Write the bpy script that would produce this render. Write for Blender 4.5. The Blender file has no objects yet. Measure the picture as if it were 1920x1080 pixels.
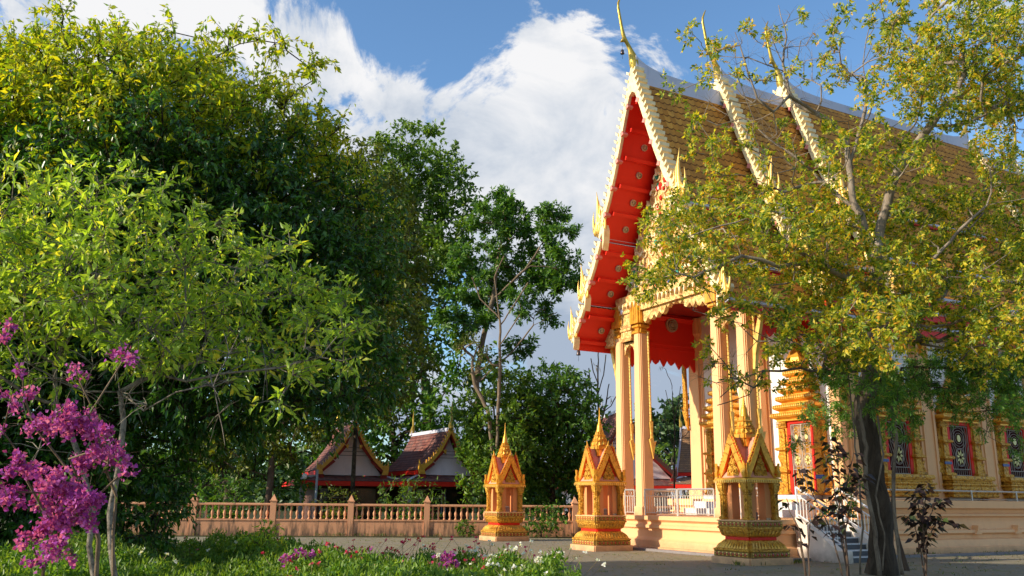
import bpy, bmesh, math, random
import numpy as np
from mathutils import Vector, Matrix

scene = bpy.context.scene
COL = scene.collection
R = math.radians

# ------------------------------------------------------------------ camera
CF = 1650.0                              # focal length in pixels of a 1920 wide frame
PITCH = math.atan(398 / CF); ROLL = R(0.5); CH = 1.5
cf = np.array([0, math.cos(PITCH), math.sin(PITCH)])
cr0 = np.array([1.0, 0, 0]); cu0 = np.cross(cr0, cf)
cr = cr0 * math.cos(ROLL) + cu0 * math.sin(ROLL); cu = np.cross(cr, cf)
CAMP = np.array([0, 0, CH])
cam = bpy.data.cameras.new('camera'); camo = bpy.data.objects.new('camera', cam); COL.objects.link(camo)
cam.sensor_width = 36; cam.lens = CF / 1920 * 36; cam.clip_start = 0.1; cam.clip_end = 3000
M = Matrix(((cr[0], cu[0], -cf[0], 0), (cr[1], cu[1], -cf[1], 0), (cr[2], cu[2], -cf[2], CH), (0, 0, 0, 1)))
camo.matrix_world = M
scene.camera = camo

def ray(x, y):
    d = cf * CF + cr * (x - 960) - cu * (y - 540)
    return d / np.linalg.norm(d)
def at(x, y, Y):                         # where the sight line through a photo pixel meets distance Y
    d = ray(x, y); return CAMP + d * (Y / d[1])

# ------------------------------------------------------------------ light
SUN_EL = R(23)
SUN_H = np.array([-0.951, -0.309])
scene.view_settings.view_transform = 'Standard'
scene.view_settings.look = 'None'
scene.view_settings.exposure = 0.82
scene.view_settings.gamma = 1
sd = Vector((SUN_H[0] * math.cos(SUN_EL), SUN_H[1] * math.cos(SUN_EL), math.sin(SUN_EL)))
sl = bpy.data.lights.new('sun', 'SUN'); sl.energy = 3.7; sl.angle = R(0.5); sl.color = (1.0, 0.86, 0.66)
so = bpy.data.objects.new('sun', sl); COL.objects.link(so)
so.rotation_euler = sd.to_track_quat('Z', 'Y').to_euler()

W = bpy.data.worlds.new('World'); scene.world = W; W.use_nodes = True
def world():
    nt = W.node_tree; N = nt.nodes; L = nt.links
    bg = N['Background']; bg.inputs[1].default_value = 0.14
    sky = N.new('ShaderNodeTexSky'); sky.sky_type = 'NISHITA'; sky.sun_disc = False
    sky.sun_elevation = SUN_EL; sky.sun_rotation = math.atan2(SUN_H[0], SUN_H[1])
    sky.air_density = 1.0; sky.dust_density = 0.6; sky.ozone_density = 2.0
    tc = N.new('ShaderNodeTexCoord')
    def math_(op, a, b=None, clamp=False):
        n = N.new('ShaderNodeMath'); n.operation = op; n.use_clamp = clamp
        for i, v in enumerate((a, b)):
            if v is None: continue
            if isinstance(v, (int, float)): n.inputs[i].default_value = v
            else: L.new(v, n.inputs[i])
        return n.outputs[0]
    nz = N.new('ShaderNodeTexNoise'); nz.inputs['Scale'].default_value = 6.2; nz.inputs['Detail'].default_value = 9
    nz.inputs['Roughness'].default_value = 0.64; nz.inputs['Distortion'].default_value = 0.5
    mp = N.new('ShaderNodeMapping'); mp.inputs['Scale'].default_value = (1, 1, 1.35); mp.inputs['Location'].default_value = (3.1, 1.7, 0.4)
    L.new(tc.outputs['Generated'], mp.inputs[0]); L.new(mp.outputs[0], nz.inputs['Vector'])
    acc = None
    blobs = [((420, 60), 300, .20), ((600, 130), 180, .17), ((1030, 160), 170, .30), ((960, 330), 250, .30), ((1110, 480), 300, .32), ((900, 330), 200, .2), ((1060, 620), 240, .28), ((760, 260), 110, .12), ((560, 250), 200, .14), ((200, 50), 260, .1), ((1040, 90), 100, .15),
             ((1250, 140), 60, .14), ((1180, 250), 160, .16), ((1830, 235), 120, .30), ((1500, 900), 700, .2), ((900, 900), 800, .2), ((830, 100), 60, .08),
             ((735, 50), 110, -.34), ((850, 120), 80, -.20), ((860, 10), 150, -.30), ((1330, 50), 200, -.34), ((1520, 90), 220, -.34), ((1180, 15), 90, -.15)]
    for (p, r, a) in blobs:
        d = ray(*p)
        vm = N.new('ShaderNodeVectorMath'); vm.operation = 'DISTANCE'; L.new(tc.outputs['Generated'], vm.inputs[0]); vm.inputs[1].default_value = tuple(d)
        mr = N.new('ShaderNodeMapRange'); mr.interpolation_type = 'SMOOTHSTEP'
        mr.inputs['From Min'].default_value = 0; mr.inputs['From Max'].default_value = r / CF
        mr.inputs['To Min'].default_value = a; mr.inputs['To Max'].default_value = 0
        L.new(vm.outputs['Value'], mr.inputs['Value'])
        acc = mr.outputs[0] if acc is None else math_('ADD', acc, mr.outputs[0])
    dens = math_('ADD', math_('ADD', math_('MULTIPLY', nz.outputs[0], 1.6), -.30), acc)
    mask = N.new('ShaderNodeMapRange'); mask.interpolation_type = 'SMOOTHSTEP'
    mask.inputs['From Min'].default_value = 0.50; mask.inputs['From Max'].default_value = 0.66
    L.new(dens, mask.inputs['Value'])
    n2 = N.new('ShaderNodeTexNoise'); n2.inputs['Scale'].default_value = 6; n2.inputs['Detail'].default_value = 9; n2.inputs['Roughness'].default_value = .6; n2.inputs['Distortion'].default_value = .4
    mp2 = N.new('ShaderNodeMapping'); mp2.inputs['Location'].default_value = (0.2, 5.3, 1.1); mp2.inputs['Scale'].default_value = (1, 1, 1.6)
    L.new(tc.outputs['Generated'], mp2.inputs[0]); L.new(mp2.outputs[0], n2.inputs['Vector'])
    sep = N.new('ShaderNodeSeparateXYZ'); L.new(tc.outputs['Generated'], sep.inputs[0])
    hz = N.new('ShaderNodeMapRange'); hz.inputs['From Min'].default_value = 0.1; hz.inputs['From Max'].default_value = 0.48
    hz.inputs['To Min'].default_value = -0.20; hz.inputs['To Max'].default_value = 0.13
    L.new(sep.outputs['Z'], hz.inputs['Value'])
    sh = math_('ADD', n2.outputs[0], hz.outputs[0])
    rmp = N.new('ShaderNodeValToRGB'); e = rmp.color_ramp.elements
    e[0].position = 0.36; e[0].color = (1.65, 1.98, 2.5, 1); e[1].position = 0.66; e[1].color = (3.75, 3.75, 3.8, 1)
    e2 = rmp.color_ramp.elements.new(0.5); e2.color = (2.7, 2.9, 3.2, 1)
    L.new(sh, rmp.inputs[0])
    mx = N.new('ShaderNodeMix'); mx.data_type = 'RGBA'
    L.new(mask.outputs[0], mx.inputs['Factor']); tn = N.new('ShaderNodeMix'); tn.data_type = 'RGBA'; tn.blend_type = 'MULTIPLY'; tn.inputs['Factor'].default_value = 1; tn.inputs['B'].default_value = (.66, .82, .92, 1); L.new(sky.outputs[0], tn.inputs['A']); L.new(tn.outputs['Result'], mx.inputs['A']); L.new(rmp.outputs[0], mx.inputs['B'])
    L.new(mx.outputs['Result'], bg.inputs[0])
world()

# ------------------------------------------------------------------ materials
MATS = {}
class Sh:                                # small node helper
    def __init__(s, name, rough=.6, metal=0.0, spec=.5):
        s.m = bpy.data.materials.new(name); s.m.use_nodes = True
        s.nt = s.m.node_tree; s.N = s.nt.nodes; s.L = s.nt.links
        s.b = s.N['Principled BSDF']; s.b.inputs['Roughness'].default_value = rough
        s.b.inputs['Metallic'].default_value = metal; s.b.inputs['Specular IOR Level'].default_value = spec
        s.tc = s.N.new('ShaderNodeTexCoord'); MATS[name] = s.m
    def noise(s, scale, detail=5, rough=.6, dist=0, vec=None, sc=None):
        n = s.N.new('ShaderNodeTexNoise'); n.inputs['Scale'].default_value = scale; n.inputs['Detail'].default_value = detail
        n.inputs['Roughness'].default_value = rough; n.inputs['Distortion'].default_value = dist
        v = vec or s.tc.outputs['Object']
        if sc:
            mp = s.N.new('ShaderNodeMapping'); mp.inputs['Scale'].default_value = sc; s.L.new(v, mp.inputs[0]); v = mp.outputs[0]
        s.L.new(v, n.inputs['Vector']); return n.outputs[0]
    def voro(s, scale, feature='F1', sc=None, out=0, rnd=1.0):
        n = s.N.new('ShaderNodeTexVoronoi'); n.feature = feature; n.inputs['Scale'].default_value = scale; n.inputs['Randomness'].default_value = rnd
        v = s.tc.outputs['Object']
        if sc:
            mp = s.N.new('ShaderNodeMapping'); mp.inputs['Scale'].default_value = sc; s.L.new(v, mp.inputs[0]); v = mp.outputs[0]
        s.L.new(v, n.inputs['Vector']); return n.outputs[out]
    def ramp(s, fac, stops, interp='LINEAR'):
        r = s.N.new('ShaderNodeValToRGB'); r.color_ramp.interpolation = interp; el = r.color_ramp.elements
        while len(el) < len(stops): el.new(0.5)
        for e, (p, c) in zip(el, stops): e.position = p; e.color = (c[0], c[1], c[2], 1)
        s.L.new(fac, r.inputs[0]); return r.outputs[0]
    def mix(s, fac, a, b, mode='MIX'):
        m = s.N.new('ShaderNodeMix'); m.data_type = 'RGBA'; m.blend_type = mode
        for k, v in (('Factor', fac), ('A', a), ('B', b)):
            if isinstance(v, (int, float)): m.inputs[k].default_value = v
            elif isinstance(v, tuple): m.inputs[k].default_value = (*v[:3], 1)
            else: s.L.new(v, m.inputs[k])
        return m.outputs['Result']
    def math(s, op, a, b=None, clamp=False):
        n = s.N.new('ShaderNodeMath'); n.operation = op; n.use_clamp = clamp
        for i, v in enumerate((a, b)):
            if v is None: continue
            if isinstance(v, (int, float)): n.inputs[i].default_value = v
            else: s.L.new(v, n.inputs[i])
        return n.outputs[0]
    def color(s, c):
        if isinstance(c, tuple): s.b.inputs['Base Color'].default_value = (*c[:3], 1)
        else: s.L.new(c, s.b.inputs['Base Color'])
    def bump(s, h, strength=.3, dist=.02):
        n = s.N.new('ShaderNodeBump'); n.inputs['Strength'].default_value = strength; n.inputs['Distance'].default_value = dist
        s.L.new(h, n.inputs['Height']); s.L.new(n.outputs[0], s.b.inputs['Normal'])

def paint(name, c, dirt=(.25, .2, .15), amt=.35, rough=.65, streak=True):
    s = Sh(name, rough, spec=.3)
    n1 = s.noise(1.3, 6); n2 = s.noise(2.2, 4, sc=(1, 1, .3)) if streak else s.noise(9, 5)
    f = s.math('MULTIPLY', n1, n2)
    f = s.ramp(f, [(.27, (0, 0, 0)), (.46, (amt * .8,) * 3)])
    c2 = s.mix(s.noise(.7, 3), tuple(min(1, x * 1.05) for x in c), tuple(x * .93 for x in c))
    sp = s.N.new('ShaderNodeSeparateXYZ'); s.L.new(s.tc.outputs['Object'], sp.inputs[0])
    lo = s.math('SUBTRACT', .55, sp.outputs['Z'], True); gr = s.ramp(s.math('MULTIPLY', s.math('MULTIPLY', lo, 1.9), s.noise(3.5, 7, .7)), [(.2, (0, 0, 0)), (.62, (min(1, amt * 2),) * 3)])
    st = s.ramp(s.noise(5, 6, .65, sc=(1, 1, .16)), [(.60, (0, 0, 0)), (.80, (amt,) * 3)])
    c2 = s.mix(gr, c2, tuple(x * .6 for x in dirt)); c2 = s.mix(st, c2, dirt)
    s.color(s.mix(f, c2, dirt)); s.bump(s.noise(60, 3), .12, .004); return s
paint('peach_paint', (.84, .475, .23), (.50, .27, .16), .35)
paint('orange_paint', (.72, .28, .10), (.3, .16, .09), .4)
paint('white_paint', (.80, .78, .76), (.5, .48, .45), .25)
paint('lilac_paint', (.92, .76, .76), (.3, .26, .26), .3)
paint('grey_post_paint', (.30, .33, .36), (.15, .15, .15), .4)
paint('ridge_paint', (.58, .58, .68), (.25, .25, .3), .45)
paint('red_paint', (.74, .022, .008), (.4, .012, .008), .3, .5)
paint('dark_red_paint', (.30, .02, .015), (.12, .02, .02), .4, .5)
paint('cream_paint', (.80, .68, .58), (.4, .3, .22), .4)
paint('salmon_paint', (.72, .30, .20), (.35, .14, .1), .5)
paint('band_paint', (.30, .17, .03), (.08, .05, .02), .6)
paint('pink_paint', (.75, .25, .2), (.5, .2, .15), .3)
paint('dark_wood', (.10, .045, .03), (.03, .02, .02), .5)
paint('pale_post_paint', (.75, .6, .42), (.4, .3, .2), .3)

def stained_wall():
    s = Sh('balustrade_paint', .8, spec=.2)
    sep = s.N.new('ShaderNodeSeparateXYZ'); s.L.new(s.tc.outputs['Object'], sep.inputs[0])
    st = s.noise(6, 6, sc=(1.2, 1, .22)); low = s.math('MULTIPLY', s.math('SUBTRACT', .75, sep.outputs['Z']), 0.32, True)
    f = s.ramp(s.math('ADD', st, low), [(.56, (0, 0, 0)), (.78, (.85, .85, .85))])
    base = s.mix(s.noise(2.2, 6), (.72, .37, .20), (.62, .30, .16))
    s.color(s.mix(f, base, (.09, .07, .05))); s.bump(s.noise(40, 4), .25, .006)
stained_wall()

def gold(name, relief, c1=(.80, .41, .045), c2=(.46, .18, .02), rec=(.30, .03, .01), scale=9, metal=.45, amt=.7, sc=None):
    s = Sh(name, .36, metal)
    if relief:
        v = s.voro(scale, 'SMOOTH_F1', sc=sc); d = s.noise(scale * 1.1, 3, .5, 2.5)
        h = s.math('SUBTRACT', 1.0, s.math('MULTIPLY', v, 1.3)); h = s.math('ADD', h, s.math('MULTIPLY', d, .9))
        f = s.ramp(h, [(.62, (1, 1, 1)), (.80, (0, 0, 0))])
        col = s.mix(s.math('MULTIPLY', f, amt), s.mix(s.noise(2, 4), c1, tuple(a * .8 for a in c1)), rec)
        s.color(col); s.bump(h, .9, .05)
    else:
        s.color(s.mix(s.ramp(s.noise(5, 6), [(.45, (0, 0, 0)), (.75, (1, 1, 1))]), c1, c2)); s.bump(s.noise(22, 4), .35, .01)
    return s
gold('gold_paint', False)
gold('gold_relief', True, rec=(.24, .08, .01), scale=13)
gold('gold_red_relief', True, rec=(.28, .05, .01), scale=15)
gold('bright_gold', False, (.86, .55, .12), (.62, .32, .05), metal=.25)
gold('ivory_gold', False, (.88, .72, .42), (.74, .52, .22), metal=.05)
gold('pale_gold_relief', True, (.86, .56, .20), rec=(.5, .16, .05), scale=7, metal=.2, amt=.75)
gold('old_gold', False, (.50, .35, .06), (.34, .2, .03), metal=.6)
gold('yellow_paint', False, (.78, .42, .05), (.5, .22, .03), metal=.1)

def diamond_band():
    s = Sh('diamond_band', .4, .35)
    chk = s.voro(9.5, 'F1', sc=(1, 1, 1), rnd=.25)
    f = s.ramp(chk, [(.16, (.62, .02, .01)), (.24, (.74, .42, .07)), (.42, (.6, .34, .06)), (.5, (.08, .06, .02))])
    s.color(f); s.bump(s.math('SUBTRACT', 1, chk), .7, .03)
diamond_band()

def tiles(name, c1, c2, c3, grout, row=.26, colw=.2, rough=.55, weather=.0):
    s = Sh(name, rough, spec=.15 if not weather else .1)
    uv = s.tc.outputs['UV']; sep = s.N.new('ShaderNodeSeparateXYZ'); s.L.new(uv, sep.inputs[0])
    U_, V_ = sep.outputs['X'], sep.outputs['Y']
    wave = s.math('ABSOLUTE', s.math('SINE', s.math('MULTIPLY', U_, math.pi / colw)))
    vv = s.math('ADD', s.math('DIVIDE', V_, row), s.math('MULTIPLY', wave, .22))
    fr = s.math('FRACT', vv)
    edge = s.ramp(fr, [(.0, (1, 1, 1)), (.12, (1, 1, 1)), (.22, (0, 0, 0)), (1, (0, 0, 0))])
    row_i = s.math('FLOOR', vv); col_i = s.math('FLOOR', s.math('DIVIDE', U_, colw))
    cmb = s.N.new('ShaderNodeCombineXYZ'); s.L.new(row_i, cmb.inputs[0]); s.L.new(col_i, cmb.inputs[1])
    wn = s.N.new('ShaderNodeTexWhiteNoise'); wn.noise_dimensions = '2D'; s.L.new(cmb.outputs[0], wn.inputs['Vector'])
    base = s.ramp(wn.outputs['Value'], [(0, c1), (.5, c2), (1, c3)])
    if weather:
        w = s.ramp(s.noise(1.1, 6, .65, .6), [(.42, (0, 0, 0)), (.66, (weather,) * 3)])
        base = s.mix(w, base, (.16, .13, .13))
    else:
        w = s.ramp(s.math('ADD', s.math('MULTIPLY', s.noise(.8, 6, .65), .6), s.math('MULTIPLY', s.noise(1.5, 5, .6, sc=(2.5, .5, .5)), .4)), [(.44, (0, 0, 0)), (.66, (.6,) * 3)]); base = s.mix(w, base, (.20, .10, .04))
    s.color(s.mix(edge, base, grout)); s.bump(fr, .8, .04)
tiles('orange_tiles', (.66, .27, .04), (.52, .20, .028), (.76, .34, .055), (.14, .05, .01), .30, .24, .8)
tiles('brown_tiles', (.22, .075, .06), (.15, .055, .05), (.28, .11, .08), (.03, .02, .02), .2, .16, .9, .6)
tiles('old_orange_tiles', (.30, .17, .08), (.24, .13, .07), (.36, .20, .09), (.08, .05, .03), .2, .16, .7, .5)

def misc():
    s = Sh('steel', .4, .6); s.color((.60, .58, .55))
    s = Sh('iron_grille', .7, .2, .2); s.color((.42, .37, .32))
    s = Sh('white_rail', .35, .3); s.color((.78, .78, .78))
    s = Sh('marble', .35); s.color(s.ramp(s.noise(7, 8, .7, 1.5), [(.35, (.42, .43, .45)), (.6, (.68, .68, .70))]))
    s = Sh('dark_glass', .12); s.color((.012, .010, .010))
    s = Sh('red_curtain', .8, spec=.1); s.color(s.mix(s.noise(4, 2, sc=(4, 4, .2)), (.07, .012, .012), (.025, .008, .008)))
    s = Sh('bell_metal', .4, .8); s.color((.10, .08, .08))
    s = Sh('blue_glass', .25); s.color((.015, .05, .25))
    s = Sh('green_glass', .2); s.color((.02, .35, .22))
    s = Sh('red_glass', .2); s.color((.5, .03, .02))
    s = Sh('white_glass', .2); s.color((.75, .78, .85))
    s = Sh('old_stone', .8); s.color(s.mix(s.noise(8), (.16, .14, .14), (.28, .25, .25)))
    s = Sh('lamp_rose', .4, .3); s.color((.45, .36, .26))
    s = Sh('yellow_glass', .25); s.color((.72, .66, .26))
    s = Sh('riser_stone', .6); s.color(s.mix(s.noise(3), (.05, .05, .055), (.10, .10, .11)))
    s = Sh('lamp_glass', .3); s.color((.8, .8, .8))
misc()

def ground_mat():
    s = Sh('concrete_paving', .9, spec=.2)
    big = s.noise(.35, 7, .62); mid = s.noise(2.5, 8, .7); fine = s.noise(40, 4)
    base = s.mix(mid, (.14, .115, .08), (.38, .325, .23)); base = s.mix(s.ramp(fine, [(.35, (0, 0, 0)), (.7, (1, 1, 1))]), base, (.20, .175, .14))
    base = s.mix(s.ramp(big, [(.35, (0, 0, 0)), (.65, (1, 1, 1))]), base, s.mix(.5, base, (.28, .25, .17)))
    moss = s.ramp(s.math('MULTIPLY', s.noise(.9, 8, .72), s.noise(6, 5)), [(.27, (0, 0, 0)), (.36, (.85,) * 3)])
    s.color(s.mix(moss, base, (.17, .18, .04))); s.bump(s.math('ADD', mid, fine), .5, .02)
    s = Sh('soil', 1, spec=.1); s.color(s.mix(s.noise(6, 7), (.05, .035, .02), (.10, .08, .04))); s.bump(s.noise(20), .6, .04)
    s = Sh('grassy_earth', 1, spec=.1); s.color(s.mix(s.noise(1.2, 8), (.03, .045, .012), (.07, .06, .03))); s.bump(s.noise(12), .6, .05)
ground_mat()

def bark(name, a, b, sc=3, lich=None):
    s = Sh(name, .9, spec=.15)
    n = s.noise(sc, 8, .7, .8, sc=(1, 1, .35)); c = s.ramp(n, [(.35, a), (.65, b)])
    if lich: c = s.mix(s.ramp(s.noise(sc * 1.6, 6, .6), [(.48, (0, 0, 0)), (.62, (.9,) * 3)]), c, lich)
    s.color(c); s.bump(s.noise(sc * 6, 6, .7, sc=(1, 1, .3)), .7, .03)
bark('dark_bark', (.022, .015, .010), (.07, .05, .034), 4, (.12, .095, .06))
bark('pale_bark', (.15, .125, .10), (.34, .30, .24), 9, (.08, .068, .05))
bark('grey_bark', (.11, .08, .05), (.25, .19, .13), 7)
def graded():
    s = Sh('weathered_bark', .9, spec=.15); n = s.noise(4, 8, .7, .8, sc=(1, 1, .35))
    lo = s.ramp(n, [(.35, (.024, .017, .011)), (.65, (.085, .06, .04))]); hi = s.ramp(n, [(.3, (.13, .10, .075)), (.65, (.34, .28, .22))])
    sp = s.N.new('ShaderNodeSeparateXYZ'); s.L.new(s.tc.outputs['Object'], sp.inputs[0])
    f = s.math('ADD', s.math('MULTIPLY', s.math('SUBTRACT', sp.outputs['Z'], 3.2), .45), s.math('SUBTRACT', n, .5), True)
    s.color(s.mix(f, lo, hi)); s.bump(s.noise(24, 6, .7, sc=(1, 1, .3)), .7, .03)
graded()
bark('stem_bark', (.09, .065, .045), (.24, .185, .13), 8)
bark('brown_bark', (.07, .045, .03), (.16, .11, .08), 3)

def leafmat(name, stops, trans=.35, rough=.45, spec=.4, clump=.9, tone=.35):
    m = bpy.data.materials.new(name); m.use_nodes = True; nt = m.node_tree; N = nt.nodes; L = nt.links
    b = N['Principled BSDF']; b.inputs['Roughness'].default_value = rough; b.inputs['Specular IOR Level'].default_value = spec
    g = N.new('ShaderNodeNewGeometry'); r = N.new('ShaderNodeValToRGB'); el = r.color_ramp.elements
    while len(el) < len(stops): el.new(.5)
    for e, (p, c) in zip(el, stops): e.position = p; e.color = (*c, 1)
    tc = N.new('ShaderNodeTexCoord'); nz = N.new('ShaderNodeTexNoise'); nz.inputs['Scale'].default_value = clump; nz.inputs['Detail'].default_value = 3
    L.new(tc.outputs['Object'], nz.inputs['Vector'])
    ma = N.new('ShaderNodeMath'); ma.operation = 'MULTIPLY_ADD'; L.new(nz.outputs[0], ma.inputs[0]); ma.inputs[1].default_value = tone * 2; ma.inputs[2].default_value = -tone
    mb_ = N.new('ShaderNodeMath'); mb_.operation = 'ADD'; L.new(g.outputs['Random Per Island'], mb_.inputs[0]); L.new(ma.outputs[0], mb_.inputs[1])
    L.new(mb_.outputs[0], r.inputs[0]); L.new(r.outputs[0], b.inputs['Base Color'])
    tr = N.new('ShaderNodeBsdfTranslucent')
    hs = N.new('ShaderNodeMix'); hs.data_type = 'RGBA'; hs.blend_type = 'MULTIPLY'; hs.inputs['Factor'].default_value = 1
    L.new(r.outputs[0], hs.inputs['A']); hs.inputs['B'].default_value = (1.7, 1.6, .5, 1); L.new(hs.outputs['Result'], tr.inputs[0])
    mx = N.new('ShaderNodeMixShader'); mx.inputs[0].default_value = trans
    L.new(b.outputs[0], mx.inputs[1]); L.new(tr.outputs[0], mx.inputs[2]); L.new(mx.outputs[0], N['Material Output'].inputs[0])
    MATS[name] = m
leafmat('vine_leaf', [(0, (.018, .07, .012)), (.5, (.042, .13, .018)), (1, (.11, .24, .025))], .4, rough=.32, spec=.55)
leafmat('sun_tinted_vine_leaf', [(0, (.14, .26, .015)), (.5, (.34, .42, .02)), (1, (.58, .52, .03))], .5, tone=.25)  # yellower copy of vine_leaf, sunlight on the crown painted into its colour
leafmat('olive_leaf', [(0, (.04, .075, .010)), (.5, (.09, .13, .014)), (1, (.20, .22, .02))])
leafmat('deep_leaf', [(0, (.03, .095, .014)), (.5, (.07, .175, .02)), (1, (.15, .28, .03))])
leafmat('mid_leaf', [(0, (.045, .105, .015)), (.5, (.095, .19, .02)), (1, (.19, .30, .03))])
leafmat('fresh_leaf', [(0, (.12, .22, .03)), (.5, (.28, .43, .05)), (.85, (.46, .60, .09)), (1, (.66, .60, .07))], .5)
leafmat('autumn_leaf', [(0, (.055, .12, .014)), (.32, (.17, .27, .022)), (.62, (.44, .47, .045)), (.9, (.72, .56, .05)), (1, (.64, .32, .04))], .5)
leafmat('feather_leaf', [(0, (.04, .13, .03)), (.5, (.10, .25, .035)), (1, (.22, .38, .05))], .42, .35)
leafmat('purple_leaf', [(0, (.014, .008, .008)), (.7, (.035, .017, .012)), (1, (.05, .08, .02))], .12, spec=.3)
leafmat('far_leaf', [(0, (.03, .07, .025)), (.5, (.055, .11, .035)), (1, (.09, .15, .045))], .25, tone=.5, clump=.2)
leafmat('lime_leaf', [(0, (.08, .16, .02)), (1, (.20, .30, .04))], .4)
leafmat('bedding_leaf', [(0, (.06, .15, .02)), (.5, (.13, .26, .03)), (1, (.28, .40, .06))], .4)
leafmat('magenta_bract', [(0, (.26, .035, .28)), (.5, (.42, .075, .42)), (1, (.62, .20, .60))], .4, .7, .1, tone=.3)
leafmat('white_petal', [(0, (.7, .7, .66)), (1, (.85, .85, .82))], .3, .7, .1)
leafmat('pink_petal', [(0, (.55, .02, .08)), (.5, (.65, .04, .16)), (1, (.75, .25, .3))], .3, .7, .1)
leafmat('red_petal', [(0, (.45, .03, .02)), (1, (.6, .1, .04))], .3)
leafmat('cream_bud', [(0, (.5, .5, .36)), (1, (.68, .66, .5))], .3, .7, .1)
leafmat('straw', [(0, (.22, .17, .07)), (1, (.35, .26, .12))], .2)

# ------------------------------------------------------------------ mesh helpers
class MB:
    def __init__(s): s.v = []; s.f = []; s.mi = []; s.uv = []; s.cur = 0
    def add(s, vs, fs, uvs=None):
        o = len(s.v); s.v += [tuple(map(float, p)) for p in vs]
        for k, f in enumerate(fs):
            s.f.append([o + i for i in f]); s.mi.append(s.cur); s.uv.append(uvs[k] if uvs else None)
        return s
    def box(s, x0, x1, y0, y1, z0, z1):
        return s.add([(x0, y0, z0), (x1, y0, z0), (x1, y1, z0), (x0, y1, z0), (x0, y0, z1), (x1, y0, z1), (x1, y1, z1), (x0, y1, z1)],
                     [(0, 3, 2, 1), (4, 5, 6, 7), (0, 1, 5, 4), (1, 2, 6, 5), (2, 3, 7, 6), (3, 0, 4, 7)])
    def prism(s, poly, axis, a, b):
        n = len(poly)
        def P(p, t):
            return {'x': (t, p[0], p[1]), 'y': (p[0], t, p[1]), 'z': (p[0], p[1], t)}[axis]
        vs = [P(p, a) for p in poly] + [P(p, b) for p in poly]
        return s.add(vs, [list(range(n))[::-1], [n + i for i in range(n)]] + [(i, (i + 1) % n, n + (i + 1) % n, n + i) for i in range(n)])
    def loft(s, rings, caps=True):
        n = len(rings[0]); vs = [p for r in rings for p in r]; fs = []
        for k in range(len(rings) - 1):
            for i in range(n):
                fs.append((k * n + i, k * n + (i + 1) % n, (k + 1) * n + (i + 1) % n, (k + 1) * n + i))
        if caps: fs += [list(range(n))[::-1], [(len(rings) - 1) * n + i for i in range(n)]]
        return s.add(vs, fs)
    def lathe(s, cx, cy, prof, n=12):
        return s.loft([[(cx + r * math.cos(2 * math.pi * i / n), cy + r * math.sin(2 * math.pi * i / n), z) for i in range(n)] for r, z in prof])
    def rloft(s, cx, cy, hx, hy, prof, notch=0):
        def ring(o, z):
            a, b = hx + o, hy + o; k = notch
            if k: q = [(a, b - k), (a - k, b - k), (a - k, b), (-a + k, b), (-a + k, b - k), (-a, b - k), (-a, -b + k), (-a + k, -b + k), (-a + k, -b), (a - k, -b), (a - k, -b + k), (a, -b + k)]
            else: q = [(a, b), (-a, b), (-a, -b), (a, -b)]
            return [(cx + x, cy + y, z) for x, y in q]
        return s.loft([ring(o, z) for o, z in prof])
    def tube(s, pts, rad, n=6, flat=None):
        pts = [Vector(p) for p in pts]; rings = []
        up = Vector((0.13, 0.31, 0.94))
        for i, p in enumerate(pts):
            d = (pts[min(i + 1, len(pts) - 1)] - pts[max(i - 1, 0)])
            d = d.normalized() if d.length > 1e-9 else Vector((0, 0, 1))
            a = d.cross(up); a = a.normalized() if a.length > 1e-3 else d.cross(Vector((1, 0, 0))).normalized(); b = d.cross(a)
            r = rad[i] if hasattr(rad, '__len__') else rad
            rings.append([tuple(p + a * (math.cos(2 * math.pi * k / n) * r) + b * (math.sin(2 * math.pi * k / n) * r)) for k in range(n)])
        return s.loft(rings)
    def build(s, name, mats, parent=None, smooth=False):
        me = bpy.data.meshes.new(name); me.from_pydata(s.v, [], s.f)
        mats = mats if isinstance(mats, (list, tuple)) else [mats]
        for m in mats: me.materials.append(MATS[m])
        if len(mats) > 1: me.polygons.foreach_set('material_index', s.mi)
        if any(u is not None for u in s.uv):
            l = me.uv_layers.new(name='UVMap'); k = 0
            for f, u in zip(s.f, s.uv):
                for j in range(len(f)):
                    if u is not None: l.data[k].uv = u[j]
                    k += 1
        if smooth: me.polygons.foreach_set('use_smooth', [True] * len(me.polygons))
        me.validate(); me.update()
        o = bpy.data.objects.new(name, me); COL.objects.link(o)
        if parent is not None: o.parent = parent
        return o

def tag(o, label=None, cat=None, group=None, kind=None):
    if label: o['label'] = label
    if cat: o['category'] = cat
    if group: o['group'] = group
    if kind: o['kind'] = kind
    return o
def empty(name, loc, rz=0, label=None, cat=None, group=None):
    o = bpy.data.objects.new(name, None); COL.objects.link(o); o.location = tuple(map(float, loc)); o.rotation_euler = (0, 0, rz)
    o.empty_display_size = .3
    return tag(o, label, cat, group)
KIDS = {}
def copy_tree(o, parent=None):
    kids = [c for c in COL.objects if c.parent == o]
    c = o.copy(); COL.objects.link(c); c.parent = parent
    for k in kids: copy_tree(k, c)
    return c

# ------------------------------------------------------------------ plants
def np_mesh(name, V, F, mat, parent=None, smooth=False):
    me = bpy.data.meshes.new(name); V = np.asarray(V, np.float32); F = np.asarray(F, np.int32); k = F.shape[1]
    me.vertices.add(len(V)); me.vertices.foreach_set('co', V.ravel())
    me.loops.add(F.size); me.loops.foreach_set('vertex_index', F.ravel())
    me.polygons.add(len(F)); me.polygons.foreach_set('loop_start', np.arange(0, F.size, k, dtype=np.int32))
    me.update(calc_edges=True)
    if smooth: me.polygons.foreach_set('use_smooth', [True] * len(F))
    me.materials.append(MATS[mat])
    o = bpy.data.objects.new(name, me); COL.objects.link(o)
    if parent is not None: o.parent = parent
    return o
def unit(a): return a / (np.linalg.norm(a, axis=-1, keepdims=True) + 1e-9)

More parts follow.
